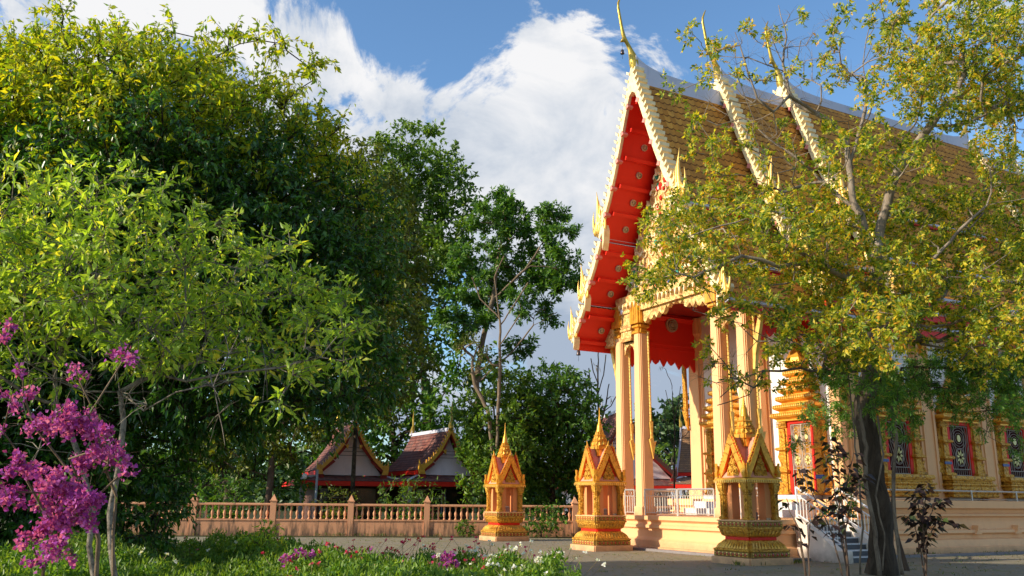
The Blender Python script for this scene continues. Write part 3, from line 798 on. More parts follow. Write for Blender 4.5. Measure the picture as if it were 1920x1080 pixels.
for (u0, u1, dz, dw) in SEC:
    prs = [[(w_ + (dw if (w_ > 0 or k) else 0), z + dz) for w_, z in L_] for k, L_ in enumerate(LAY)]
    for k, pr in enumerate(prs):
        mb = MB()
        for s in (-1, 1): slope(mb, pr, s, u0, u1)
        o = H(mb, 'roof_tiles', 'orange_tiles')
        inn = off(pr, .16); mb = MB()
        for s in (-1, 1): slope(mb, inn, s, u0 + .02, u1 - .02, True)
        H(mb, 'soffit', 'red_paint')
        mb = MB(); e = pr[-1]; e2 = inn[-1]
        for s in (-1, 1):
            q = [(VC + s * (e[0] + .03), e[1] - .02), (VC + s * (e[0] + .03), e[1] - .10), (VC + s * e2[0], e2[1] - .06), (VC + s * e2[0], e2[1] + .05)]
            mb.prism(q, 'x', u0 + .03, u1 - .03)
        H(mb, 'eave_edge', 'ridge_paint')
        mb = MB(); z1 = e[1] - .105; z0 = (prs[k + 1][0][1] + .02) if k < 2 else e[1] - .36
        for s in (-1, 1): mb.box(u0 + .05, u1 - .05, min(VC + s * (e[0] - .16), VC + s * (e[0] - .06)), max(VC + s * (e[0] - .16), VC + s * (e[0] - .06)), z0, z1)
        H(mb, 'eave_fascia', 'red_paint')
    if dz: # closing gable wall of the raised section
        prm = prs[0]; poly = [(VC - w_ + .1, z - .25) for w_, z in prm[::-1]] + [(VC + w_ - .1, z - .25) for w_, z in prm[1:]]
        H(MB().prism(poly, 'x', u0 + .9, u0 + 1.0), 'gable_board', 'red_paint'); H(MB().prism(poly, 'x', u1 - 1.0, u1 - .9), 'gable_board', 'red_paint')
# ridge caps that sweep up to the finials
for (u0, u1, dz, dw), (a0, a1) in zip(SEC, ((SEC[1][0], SEC[1][1]), (SEC[2][0], SEC[2][1]), (None, None))):
    spans = [(u0, a0 + .4, 1), (a1 - .4, u1, -1)] if a0 else [(u0, u1, 0)]
    mb = MB(); zb = 15.95 + dz - .35
    for (p, q, e) in spans:
        N_ = 22; top = []
        for i in range(N_ + 1):
            u = p + (q - p) * i / N_; k = math.exp(-(u - p) / .55) * (.62 if e >= 0 else 0) + math.exp(-(q - u) / .55) * (.62 if e <= 0 else 0)
            top.append((u, 15.95 + dz + .10 + k * .75))
        poly = top + [(q, zb - .18), (p, zb - .18)]
        H(MB().prism(poly, 'y', VC - .17, VC + .17), 'ridge_cap', 'ridge_paint')

# pediment
pw = [(w_, z) for L_ in LAY for w_, z in L_]
ped = [(VC - w_ + .22, z - .35) for w_, z in pw[::-1] if w_ > .25 and z > 8.3] + [(VC, 15.1)] + [(VC + w_ - .22, z - .35) for w_, z in pw if w_ > .25 and z > 8.3]
H(MB().prism(ped, 'x', 2.42, 2.58), 'pediment', 'pale_gold_relief')
rg0 = random.Random(5)
for nm, mt in (('blue_inlay', 'blue_glass'), ('green_inlay', 'green_glass'), ('red_inlay', 'red_glass'), ('white_inlay', 'white_glass')):
    mb = MB()
    for k in range(26):
        z = rg0.uniform(7.1, 13.6); hwid = np.interp(z, [7.1, 8.4, 10.4, 12.6, 15], [3.2, 3.0, 2.1, 1.0, .1]) - .2; v = VC + rg0.uniform(-1, 1) * hwid
        if z < 8.4 and abs(v - VC) < 2.2: continue
        r = rg0.uniform(.06, .13); mb.prism([(v - r, z), (v, z - r * 1.4), (v + r, z), (v, z + r * 1.4)], 'x', 2.2 if z < 8.4 else 2.36, 2.45)
    H(mb, nm, mt)
# carved scrolls standing proud of the pediment
mb = MB()
for z0 in np.arange(8.7, 14.0, .52):
    hwid = np.interp(z0, [8.4, 10.4, 12.6, 15], [3.1, 2.2, 1.05, .1]) - .25; n = max(1, int(hwid / .42))
    for s in (-1, 1):
        for k in range(n):
            v = VC + s * (k + .5) * hwid / n; r = .2; sc = s * (1 if k % 2 else -1)
            mb.tube([(2.38, v + sc * r * (1 - t / 16) * math.cos(t * .62), z0 + .22 + r * (1 - t / 16) * math.sin(t * .62)) for t in range(13)], [.05 - .0028 * t for t in range(13)], 5)
            mb.prism([(v - .05, z0 + .3), (v + .05, z0 + .3), (v + s * .05, z0 + .58)], 'x', 2.32, 2.42)
H(mb, 'carved_scrolls', 'ivory_gold')
H(MB().prism([(VC - 3.1, 8.35), (VC + 3.1, 8.35), (VC + 3.2, 8.62), (VC - 3.2, 8.62)], 'x', 2.2, 2.42), 'cornice', 'pale_gold_relief')

# soffit purlins and lamp roses
def along(pr, step, start=.35):
    acc = [0]
    for a, b in zip(pr[:-1], pr[1:]): acc.append(acc[-1] + math.hypot(b[0] - a[0], b[1] - a[1]))
    t = start; out = []
    while t < acc[-1]:
        i = max(j for j in range(len(acc) - 1) if acc[j] <= t); f = (t - acc[i]) / (acc[i + 1] - acc[i]); a, b = pr[i], pr[i + 1]
        out.append((a[0] + (b[0] - a[0]) * f, a[1] + (b[1] - a[1]) * f, (b[0] - a[0]) / (acc[i + 1] - acc[i]), (b[1] - a[1]) / (acc[i + 1] - acc[i]))); t += step
    return out
pur = MB(); roses = []
for k, L_ in enumerate(LAY):
    inn = off(L_, .17)
    for s in (-1, 1):
        for j, (w_, z, dx, dzz) in enumerate(along(inn, .98, .75 if k == 0 else .35)):
            n_ = (dzz, -dx)                # inward normal in (w, z)
            q = [(VC + s * (w_ + a * dx + b * n_[0]), z + a * dzz + b * n_[1]) for a, b in ((-.07, -.02), (.07, -.02), (.07, .12), (-.07, .12))]
            H(MB().prism(q, 'x', 1.12, 2.5), 'purlin', 'red_paint')
            w2, z2 = w_ + .49 * dx, z + .49 * dzz
            if z2 > 7.0 and w2 < inn[-1][0]: roses.append((s, w2, z2, n_))
rose = None
for s, w_, z, n_ in roses:
    m = MB(); c = Vector((1.85, VC + s * w_, z)); nn = Vector((0, s * n_[0], n_[1])); a = Vector((1, 0, 0)); b = nn.cross(a)
    rings = []
    for r, h_ in ((.12, 0), (.12, .05), (.085, .06), (.075, .02), (.045, .03), (.04, .07), (.001, .08)):
        rings.append([tuple(c + nn * h_ + (a * math.cos(t) + b * math.sin(t)) * r) for t in [i * math.pi / 7 for i in range(14)]])
    m.loft(rings, False); H(m, 'lamp_rose', 'lamp_rose')

# bargeboards with their teeth, the flame ends, and the pointed finials
def flame(v, z, s, u0, u1, sc, parent):
    """upturned tier-end flame of several curved tongues"""
    mb = MB(); um = (u0 + u1) / 2
    for k, (x, h, lean, r) in enumerate([(.05, 1.12, -.10, .085), (-.09, .78, -.08, .07), (-.22, .55, -.08, .06), (-.34, .36, -.06, .05), (.12, .42, .10, .055), (-.45, .16, -.05, .045)]):
        pts = [(um, v + s * (x + lean * math.sin(t * 2.6) * 1.2 + .05 * t) * sc, z + (-.5 + (h + .5) * t) * sc) for t in [i / 8 for i in range(9)]]
        mb.tube(pts, [max(.006, r * sc * (1.25 - .2 * t * 8 / 8) * (1 - t ** 1.8)) for t in [i / 8 for i in range(9)]], 7)
    mb.tube([(um, v + s * (.10 - .34 * t + .12 * math.cos(t * 9)) * sc, z + (-.35 + .22 * math.sin(t * 9)) * sc) for t in [i / 12 for i in range(13)]], [.07 * sc * (1 - .5 * i / 12) for i in range(13)], 6)
    q = [(v + s * p[0] * sc, z + p[1] * sc) for p in [(-.42, -.45), (-.1, -.66), (.12, -.5), (.12, -.1), (-.05, .15), (-.3, -.05)]]
    mb.prism(q if s > 0 else q[::-1], 'x', um - .05, um + .05)
    o = mb.build('tier_end_flame', 'bright_gold', parent, True); return o
def barge(u, du, dz, dw, name, parent=None, teeth_depth=.42, layers=(0, 1, 2)):
    """du = +1: the front (towards -u)"""
    f = -du
    board = MB(); teeth = MB(); flk = []; drops = []
    for k in layers:
        pr = [(w_ + (dw if (w_ > 0 or k) else 0), z + dz) for w_, z in LAY[k]]
        o = [(w_, z) for w_, z in off(pr, -.06)]; o[0] = (o[0][0], pr[0][1] + (.2 if k == 0 else .0)); i_ = off(pr, .15)
        if k == 0: o[0] = (0, pr[0][1] + .28); i_[0] = (0, pr[0][1] - .75)
        for s in (-1, 1):
            for j in range(len(pr) - 1):
                q = [(VC + s * o[j][0], o[j][1]), (VC + s * o[j + 1][0], o[j + 1][1]), (VC + s * i_[j + 1][0], i_[j + 1][1]), (VC + s * i_[j][0], i_[j][1])]
                board.prism(q if s < 0 else q[::-1], 'x', u - .09, u + .09)
            # wavy tail at the lower end of each layer
            w_, z = i_[-1]; sc = .75 if k == 0 else .5
            if k == 2: sc = .4
            c = [(w_ - .02, z - .02), (w_ - .18 * sc, z + .32 * sc), (w_ - .42 * sc, z + .50 * sc), (w_ - .52 * sc, z + .2 * sc), (w_ - .46 * sc, z - .3 * sc), (w_ - .34 * sc, z - .72 * sc), (w_ - .36 * sc, z - .2 * sc), (w_ - .28 * sc, z + .1 * sc), (w_ - .14 * sc, z - .12 * sc)]
            q = [(VC + s * a, b) for a, b in c]; board.prism(q if s > 0 else q[::-1], 'x', u - .12, u + .12)
            for (ww, zz, dx, dzz) in along(o, .265, .35 if k == 0 else .12):
                nx, nz = -dzz, dx
                a = [(-.025, -.02), (.055, -.02), (.01, .14), (-.09, .19)]
                q = [(VC + s * (ww + p * dx + r * nx), zz + p * dzz + r * nz) for p, r in a]
                teeth.prism(q if s > 0 else q[::-1], 'x', u - .12, u + .12 + (.16 if f < 0 else 0))
            for (ww, zz, dx, dzz) in along(i_, .95, .55):
                nx, nz = dzz, -dx
                q = [(VC + s * (ww + p * dx + r * nx), zz + p * dzz + r * nz) for p, r in ((-.10, -.03), (0, .10), (.12, -.02), (0, -.1))]
                drops.append(q if s > 0 else q[::-1])
            e = pr[-1]; flk.append((VC + s * (e[0] + .0), e[1] + (.55 if k == 0 else .42), s, u - .13, u + .05, (1.0, .85, .75)[k]))
    b = H(board, name, 'ivory_gold', parent); H(teeth, 'teeth', 'ivory_gold', b); [flame(*q, b) for q in flk]; [H(MB().prism(q, 'x', u - .11, u + .11), 'leaf_drop', 'pink_paint', b) for q in drops]
def chofa(u, z, d, parent=None):
    """pointed ridge finial leaning towards d along the hall"""
    P = [(.18, -.45, .03), (.12, -.22, .10), (.08, 0, .17), (.04, .22, .185), (-.03, .45, .14), (-.12, .68, .085), (-.22, .85, .07), (-.34, 1.02, .075), (-.40, 1.18, .07), (-.46, 1.45, .055), (-.52, 1.8, .05), (-.58, 2.15, .045), (-.58, 2.35, .04), (-.50, 2.55, .03), (-.42, 2.72, .012)]
    m = MB(); m.tube([(u + d * -p[0] * -1 if False else u - d * (-p[0]) * 1.0 if False else u + d * (-p[0]), VC, z + p[1]) for p in P], [p[2] for p in P], 10)
    m.prism([(u + d * .30, z + .92), (u + d * .52, z + .86), (u + d * .44, z + 1.02), (u + d * .40, z + 1.12)] if d > 0 else [(u + d * .30, z + .92), (u + d * .40, z + 1.12), (u + d * .44, z + 1.02), (u + d * .52, z + .86)], 'y', VC - .04, VC + .04)
    return H(m, 'chofa_finial', 'old_gold', parent, True)
for (u0, u1, dz, dw), ly in zip(SEC, ((0, 1, 2), (0, 1, 2), (0, 1, 2))):
    barge(u0, 1, dz, dw, 'bargeboard', layers=ly); barge(u1, -1, dz, dw, 'bargeboard', layers=ly)
    chofa(u0, 15.95 + dz + .15, -1); chofa(u1, 15.95 + dz + .15, 1)
# little brackets under the side eaves, between the windows
mb = MB()
for i in range(NW):
    u = W0 + WS * (i + .5)
    for s in (-1, 1):
        q = [(VC + s * (BV + .1), 6.2), (VC + s * (BV + .2), 6.3), (VC + s * (BV + .5), 7.3), (VC + s * (BV + .42), 7.32), (VC + s * (BV + .1), 6.7)]
        mb.prism(q, 'x', u - .06, u + .06)
H(mb, 'eave_bracket', 'gold_paint')
for s in (-1, 1):                         # bracket birds under the far front eave
    q = [(VC + s * 3.42, 5.3), (VC + s * 3.5, 5.2), (VC + s * 3.56, 5.7), (VC + s * 3.9, 6.9), (VC + s * 3.78, 6.95), (VC + s * 3.6, 6.4), (VC + s * 3.45, 5.9)]
    H(MB().prism(q, 'x', 2.44, 2.56), 'eave_bracket', 'bright_gold')
    q = [(4.9, 4.5), (5.0, 4.1), (5.2, 4.5), (5.15, 7.0), (5.0, 7.0)]
    H(MB().prism([(VC + s * 3.75, 4.3), (VC + s * 3.62, 4.1), (VC + s * 3.66, 4.6), (VC + s * 3.7, 6.9), (VC + s * 3.86, 6.9), (VC + s * 3.84, 4.8), (VC + s * 3.95, 5.0)], 'x', 5.7, 5.8), 'eave_bracket', 'gold_red_relief')
# terrace railing
def rail(p0, p1, name='railing', mat='steel', h=.82, post=True, orn=True, parent=None, base=1.06, n=None):
    p0, p1 = Vector(p0), Vector(p1); d = p1 - p0; L_ = math.hypot(d.x, d.y); m = MB()
    up = Vector((0, 0, 1))
    m.tube([p0 + up * h, p1 + up * h], .028, 6); m.tube([p0 + up * (h - .2), p1 + up * (h - .2)], .014, 4); m.tube([p0 + up * .08, p1 + up * .08], .016, 4)
    if post:
        for p in (p0, p1): m.tube([p, p + up * h], .026, 6)
    n = n or int(L_ / .115)
    for i in range(1, n):
        p = p0 + d * (i / n); m.tube([p + up * .08, p + up * (h - .2)], .009, 4)
    if orn:
        for i in range(int(L_ / .32)):
            p = p0 + d * ((i + .5) / int(L_ / .32)); dd = d.normalized()
            m.tube([p + dd * (.1 * math.cos(a)) + up * (h - .1 + .07 * math.sin(2 * a)) for a in [k * math.pi / 6 for k in range(13)]], .008, 4)
    return H(m, name, mat, parent)
z = 1.06
ul = 2.28
rail((ul, VC + 3.5, z), (ul, VC + 4.15, z)); rail((ul, COLV[2] - .3, z), (ul, VC + .1, z)); rail((ul, VC + .05, z), (ul, COLV[1] + .3, z)); rail((ul, COLV[2] + .3, z), (ul, COLV[3] - .3, z))
rail((ul, COLV[0] + .3, z), (ul, COLV[1] - .3, z)); rail((ul, COLV[0] - .3, z), (ul, VC - 4.2, z))
rail((ul, VC + 4.15, z), (5.4, VC + 4.15, z)); rail((4.55, VC - 4.2, z), (5.4, VC - 4.2, z))
# low rail along the body
mb = MB()
for u0 in np.arange(5.9, 25.5, 2.28):
    a, b = Vector((u0, VC - 4.32, 1.6)), Vector((u0 + 2.28, VC - 4.32, 1.6))
    mb.tube([a + Vector((0, 0, .30)), b + Vector((0, 0, .30))], .024, 6).tube([a + Vector((0, 0, .05)), b + Vector((0, 0, .05))], .012, 4).tube([a, a + Vector((0, 0, .33))], .03, 6)
H(mb, 'low_rail', 'steel')
# stair on the near side of the terrace
NS = 6; v_top = VC - 4.40; run = .24
for i in range(NS):
    zt = 1.06 - (i + 1) * .152 ; v1 = v_top - i * run
    if zt > .05:
        st = H(MB().box(2.98, 4.3, v1 - run, v1, 0, zt - .03), 'step', 'riser_stone'); H(MB().box(2.96, 4.31, v1 - run - .02, v1 - .001, zt - .03, zt), 'tread', 'marble', st)
vb = v_top - NS * run
for u in (2.74, 4.31):
    H(MB().prism([(v_top, 1.12), (v_top - .12, 1.12), (vb + .05, .30), (vb - .22, .30), (vb - .22, 0), (v_top, 0)], 'x', u, u + .24), 'stringer', 'cream_paint')
    m = MB(); a = Vector((u + .12, v_top + .02, 1.1)); b = Vector((u + .12, vb - .1, .32)); up = Vector((0, 0, 1))
    m.tube([a + up * .82, b + up * .8], .03, 6); m.tube([a + up * .62, b + up * .6], .02, 5); m.tube([a + up * .1, b + up * .1], .02, 5); m.tube([a, a + up * .82], .032, 6); m.tube([b, b + up * .8], .032, 6)
    for i in range(1, 14):
        p = a + (b - a) * i / 14; m.tube([p + up * .1, p + up * .61], .012, 4)
    H(m, 'stair_railing', 'white_rail')

# ------------------------------------------------------------------ boundary shrines
def shrine(root):
    P = lambda mb, n, m, p=None, sm=False: mb.build(n, m, p or root, sm)
    P(MB().rloft(0, 0, .72, .72, [(0, -.02), (0, .16), (-.03, .17)], .03), 'footing', 'peach_paint')
    P(MB().rloft(0, 0, .66, .66, [(0, .17), (.02, .18), (.02, .30), (0, .31)], .05), 'base_band', 'band_paint')
    P(MB().rloft(0, 0, .66, .66, [(.01, .31), (.03, .32), (.03, .36), (-.0, .37), (-.03, .39), (-.16, .57), (-.19, .58)], .05), 'base_slope', 'gold_red_relief')
    P(MB().rloft(0, 0, .46, .46, [(.01, .58), (0, .59), (0, .65), (.01, .66)], .03), 'waist', 'red_paint')
    P(MB().rloft(0, 0, .44, .44, [(.05, .66), (.09, .69), (.13, .83), (.13, .85), (.16, .86), (.16, .90)], .04), 'bowl', 'gold_red_relief')
    P(MB().rloft(0, 0, .57, .57, [(0, .90), (.01, .91), (.01, 1.02), (0, 1.03)], .04), 'upper_band', 'band_paint')
    P(MB().rloft(0, 0, .57, .57, [(.02, 1.03), (.03, 1.04), (.03, 1.06), (.0, 1.065)], .04).box(-.5, .5, -.5, .5, 1.066, 1.072), 'deck', 'peach_paint')
    dm = MB(); gl = MB()
    for s in range(4):
        c_, s_ = math.cos(s * math.pi / 2), math.sin(s * math.pi / 2)
        for (zc, rr, n) in ((.242, .681, 8), (.968, .581, 7)):
            for k in range(n):
                x = -rr * .86 + (k + .5) * 1.72 * rr / n
                for m_, w2, h2, o in ((dm, .036, .042, .012), (gl, .018, .02, .016)):
                    q = [(x - w2, rr + .002, zc), (x, rr + .002, zc - h2), (x + w2, rr + .002, zc), (x, rr + .002, zc + h2), (x, rr + o, zc)]
                    m_.add([(c_ * a - s_ * b, s_ * a + c_ * b, z) for a, b, z in q], [(0, 1, 4), (1, 2, 4), (2, 3, 4), (3, 0, 4)])
                for sg in (-1, 1):
                    for zz in (-1, 1):
                        xx = x + sg * .82 * rr / n; q = [(xx - .03, rr + .004, zc + zz * .045), (xx + .03, rr + .004, zc + zz * .045), (xx, rr + .014, zc + zz * .005)]
                        gl.add([(c_ * a - s_ * b, s_ * a + c_ * b, z) for a, b, z in q], [(0, 1, 2), (2, 1, 0)])
    P(dm, 'red_diamonds', 'red_glass'); P(gl, 'gold_triangles', 'bright_gold')
    # petals cut round the two sloping bands
    mb = MB()
    for s in range(4):
        c_, s_ = math.cos(s * math.pi / 2), math.sin(s * math.pi / 2)
        for (z0, z1, r0_, r1_, n) in ((.38, .56, .645, .51, 11), (.69, .83, .535, .575, 9)):
            for k in range(n):
                x = -r0_ * .9 + (k + .5) * 1.8 * r0_ / n; hw2 = .8 * r0_ / n
                q = [(x - hw2, r0_ + .012, z0), (x + hw2, r0_ + .012, z0), (x * r1_ / r0_, r1_ + .035, z1), (x, (r0_ + r1_) / 2 + .045, (z0 + z1) / 2)]
                q = [(c_ * a - s_ * b, s_ * a + c_ * b, z) for a, b, z in q]; mb.add(q, [(0, 1, 3), (1, 2, 3), (2, 0, 3)])
    P(mb, 'petals', 'gold_paint')
    for sx in (-1, 1):
        for sy in (-1, 1):
            x, y = sx * .44, sy * .44
            m = MB().rloft(x, y, .085, .085, [(.03, 1.072), (.03, 1.13), (0, 1.16), (0, 1.68), (.02, 1.70), (.0, 1.73), (.03, 1.8), (.055, 1.95), (.055, 1.98)], .03)
            for t in range(4):
                a = t * math.pi / 2; c_, s_ = math.cos(a), math.sin(a)
                for k in range(9):
                    z = 1.20 + k * .052; q = [(-.03, .09, z), (0, .12, z + .026), (.03, .09, z), (0, .09, z + .05)]
                    m.add([(x + c_ * p[0] - s_ * p[1], y + s_ * p[0] + c_ * p[1], p[2]) for p in q], [(0, 1, 3), (1, 2, 3)])
            P(m, 'pillar', 'gold_relief')
            P(MB().rloft(x - sx * .15, y - sy * .15, .125, .125, [(0, 1.072), (0, 1.985)]), 'inner_pier', 'orange_paint')
    P(MB().rloft(0, 0, .55, .55, [(0, 1.98), (.02, 1.99), (.02, 2.02), (.06, 2.05), (.06, 2.09), (.0, 2.11)], .03).box(-.5, .5, -.5, .5, 2.105, 2.115), 'cornice', 'gold_paint')
    mb = MB()
    for s in range(4):
        c_, s_ = math.cos(s * math.pi / 2), math.sin(s * math.pi / 2)
        for k in range(16):
            x = -.58 + k * .0773; q = [(x - .03, .615, 2.05), (x + .03, .615, 2.05), (x, .615, 1.97)]
            mb.add([(c_ * a - s_ * b, s_ * a + c_ * b, z) for a, b, z in q], [(0, 1, 2), (2, 1, 0)])
    P(mb, 'cornice_fringe', 'bright_gold')
    # crossing roofs: concave gables on the four sides
    G = [(0, 1.06), (.10, .84), (.21, .61), (.32, .40), (.42, .21), (.52, .0)]
    z0 = 2.115
    roof = MB()
    full = [(-w_ * .98, z0 + h_ * .96) for w_, h_ in G[::-1]] + [(w_ * .98, z0 + h_ * .96) for w_, h_ in G[1:]]
    roof.prism(full, 'y', -.40, .40); roof.prism(full, 'x', -.401, .401)
    P(roof, 'roof', 'salmon_paint')
    for s in range(4):
        g = empty('gable', (0, 0, 0), s * math.pi / 2); g.parent = root
        y0, y1 = .45, .535
        fr = MB(); red = MB(); ty = MB(); edge = MB()
        for sx in (-1, 1):
            for j in range(len(G) - 1):
                a, b = G[j], G[j + 1]
                q = [(sx * a[0], z0 + a[1] + .03), (sx * (b[0] + .03), z0 + b[1] + .03), (sx * max(0, b[0] - .12), z0 + b[1] * .98 - (.0 if j == 4 else .03)), (sx * max(0, a[0] - .12) if j else 0, z0 + a[1] - (.26 if j == 0 else .03))]
                if sx > 0: q = q[::-1]
                fr.prism(q, 'y', y0, y1)
                q2 = [(sx * a[0], z0 + a[1] + .075), (sx * (b[0] + .04), z0 + b[1] + .075), (sx * (b[0] + .02), z0 + b[1] + .015), (sx * a[0], z0 + a[1] + .015)]
                if sx > 0: q2 = q2[::-1]
                edge.prism(q2, 'y', y0 - .02, y1 - .03)
            for k, (ww, zz, dx, dzz) in enumerate(along([(w_, z0 + h_ + .09) for w_, h_ in G], .085, .12)):
                fr.prism([(sx * (ww - .02), zz), (sx * (ww + .035), zz - .02), (sx * (ww + .03), zz + .07)], 'y', y1 - .06, y1 - .02)
            q = [(sx * .40, z0 - .0), (sx * .60, z0 - .0), (sx * .62, z0 + .12), (sx * .585, z0 + .2), (sx * .60, z0 + .36), (sx * .54, z0 + .2), (sx * .52, z0 + .3), (sx * .48, z0 + .18)]
            fr.prism(q if sx < 0 else q[::-1], 'y', y0 + .02, y1 + .02)
        fr.build('arch_frame', 'gold_paint', g); edge.build('roof_edge', 'red_paint', g)
        red.prism([(-.40, z0 + .004), (.40, z0 + .004), (.25, z0 + .42), (.1, z0 + .72), (0, z0 + .85), (-.1, z0 + .72), (-.25, z0 + .42)], 'y', .41, .44); red.build('recess', 'red_paint', g)
        ty.prism([(-.22, z0 + .006), (.22, z0 + .006), (.20, z0 + .18), (.13, z0 + .30), (.09, z0 + .42), (.03, z0 + .5), (0, z0 + .62), (-.03, z0 + .5), (-.09, z0 + .42), (-.13, z0 + .30), (-.20, z0 + .18)], 'y', .44, .49)
        for (cx, cz, r, sg) in ((-.12, .14, .08, 1), (.12, .14, .08, -1), (-.07, .33, .055, 1), (.07, .33, .055, -1), (0, .5, .04, 1)):
            ty.tube([(cx + sg * r * (1 - t / 12) * math.cos(t * .7), .505, z0 + cz + r * (1 - t / 12) * math.sin(t * .7)) for t in range(10)], [.022 - .0016 * t for t in range(10)], 5)
        ty.build('tympanum', 'gold_relief', g)
        MB().tube([(0, .47, z0 + .98), (0, .49, z0 + 1.08), (0, .475, z0 + 1.14), (0, .50, z0 + 1.27)], [.055, .05, .03, .006], 6).build('gable_finial', 'gold_paint', g)
    # spire
    m = MB().rloft(0, 0, .235, .235, [(-.03, 2.9), (-.03, 3.10), (.0, 3.12), (.0, 3.20), (-.03, 3.25), (-.05, 3.36), (-.03, 3.38), (-.07, 3.42), (-.09, 3.54), (-.07, 3.56), (-.11, 3.6), (-.125, 3.68)], .04)
    for s in range(4):
        c_, s_ = math.cos(s * math.pi / 2), math.sin(s * math.pi / 2)
        for (zz, rr, hh) in ((3.22, .205, .2), (3.40, .15, .17)):
            for (x, w2, h2) in ((0, .09, hh), (-rr * .75, .05, hh * .7), (rr * .75, .05, hh * .7)):
                q = [(x - w2, rr + .0, zz), (x + w2, rr + .0, zz), (x, rr - .02, zz + h2), (x, rr + .05, zz + h2 * .35)]
                m.add([(c_ * a - s_ * b, s_ * a + c_ * b, z) for a, b, z in q], [(0, 1, 3), (1, 2, 3), (2, 0, 3), (0, 2, 1)])
    P(m, 'spire_base', 'gold_paint')
    m = MB()
    for s in range(4):
        c_, s_ = math.cos(s * math.pi / 2), math.sin(s * math.pi / 2)
        for (zz, rr, hh) in ((3.235, .222, .11), (3.41, .172, .09)):
            q = [(-.06, rr, zz), (.06, rr, zz), (.03, rr, zz + hh * .6), (0, rr, zz + hh), (-.03, rr, zz + hh * .6)]
            m.add([(c_ * a - s_ * b, s_ * a + c_ * b, z) for a, b, z in q], [(0, 1, 2, 3, 4)])
    P(m, 'niche', 'red_paint')
    P(MB().lathe(0, 0, [(.115, 3.66), (.12, 3.70), (.10, 3.74), (.085, 3.86), (.07, 3.92), (.05, 3.95), (.055, 3.98), (.03, 4.0), (.045, 4.03), (.025, 4.06), (.038, 4.09), (.02, 4.12), (.03, 4.15), (.015, 4.18), (.022, 4.21), (.012, 4.25), (.008, 4.45), (.001, 4.5)], 10), 'spire', 'gold_paint', None, True)
sh0 = None
SH = [((.52, .42), 'gilded pavilion-shaped shrine nearest the stair, its spire under the hanging branch', 'old_gold'),
      ((.33, 6.95), 'gilded pavilion-shaped shrine in front of the far corner of the hall plinth', 'gold'),
      ((.50, 13.9), 'gilded pavilion-shaped shrine against the balustrade, smallest and leftmost of the three', 'gold')]
for (uv_, lab, _) in SH:
    loc = hw(*uv_)
    if sh0 is None:
        sh0 = empty('boundary_shrine', loc, RZ, lab, 'shrine', 'gilded shrines in a row before the hall'); shrine(sh0); s_ = sh0
    else: s_ = copy_tree(sh0); s_.location = loc
    s_['label'] = lab
for (uv_, lab, _), w_ in zip(SH, ('right', 'middle', 'left')):
    l = hw(uv_[0], uv_[1], 1.072)
    m = MB().rloft(0, 0, .17, .12, [(0, 0), (0, .17), (-.03, .2)]); o = m.build('stone_block', 'old_stone'); o.location = tuple(l); o.rotation_euler = (0, 0, RZ)
    wh = {'right': 'the shrine nearest the stair', 'middle': 'the shrine before the hall plinth corner', 'left': 'the shrine against the balustrade'}[w_]
    tag(o, 'low grey stone block standing inside ' + wh, 'stone block', 'stone blocks inside the shrines')
    l = hw(uv_[0] + .24, uv_[1] - .36, 1.072)
    o = MB().rloft(0, 0, .05, .05, [(.02, 0), (.02, .04), (0, .05), (0, .36), (-.03, .38)]).build('offering_post', 'pale_post_paint'); o.location = tuple(l); o.rotation_euler = (0, 0, RZ)
    tag(o, 'short cream square post standing inside ' + wh, 'post', 'cream posts inside the shrines')

# bells under the roof points
def bell(loc, sc, lab):
    m = MB().lathe(0, 0, [(.001, .02), (.03, 0), (.055, -.02), (.06, -.10), (.075, -.15), (.07, -.16)], 10).tube([(0, 0, .25), (0, 0, 0)], .006, 4)
    o = m.build('wind_bell', 'bell_metal', None, True); o.location = tuple(loc); o.scale = (sc,) * 3
    MB().prism([(-.03, -.30), (0, -.36), (.03, -.30), (0, -.22)], 'x', -.004, .004).tube([(0, 0, -.16), (0, 0, -.24)], .005, 4).build('clapper_leaf', 'bell_metal', o)
    tag(o, lab, 'bell', 'wind bells on the hall roof')
bell(hw(.50, VC, 16.68), 1.0, 'small dark wind bell hanging from the front finial of the temple roof')
bell(hw(4.3, VC, 17.2), 1.0, 'small dark wind bell hanging from the second roof finial, behind the branches')
bell(hw(1.1, VC + 3.95, 6.78), 1.1, 'small dark wind bell hanging under the lowest far eave corner')

# ------------------------------------------------------------------ balustrade
BA = np.array([-17.3, 37.1, 0]); BD = unit(np.array([16.24, 1.9, 0])); BRZ = math.atan2(BD[1], BD[0])
bal = empty('balustrade', BA, BRZ, 'long peach concrete balustrade with pointed posts and stained base wall', 'balustrade')
BAY = 3.2; NB = 8; BL = BAY * NB
MB().box(0, BL, -.10, .10, -.05, .60).box(0, BL, -.13, .13, .60, .66).build('base_wall', 'balustrade_paint', bal)
MB().rloft(BL / 2, 0, BL / 2, .09, [(0, 1.20), (.03, 1.22), (.03, 1.28), (0, 1.30)]).build('top_rail', 'balustrade_paint', bal)
pm = None; bmesh_ = None
for i in range(NB + 1):
    if pm is None:
        pm = MB().rloft(0, 0, .12, .14, [(0, -.05), (0, 1.36), (.03, 1.38), (.03, 1.42), (-.0, 1.43), (-.11, 1.66)]).build('post', 'balustrade_paint', bal); o = pm
    else: o = pm.copy(); COL.objects.link(o)
    o.location = (1.05 + BAY * i if i < NB else BL, 0, 0)
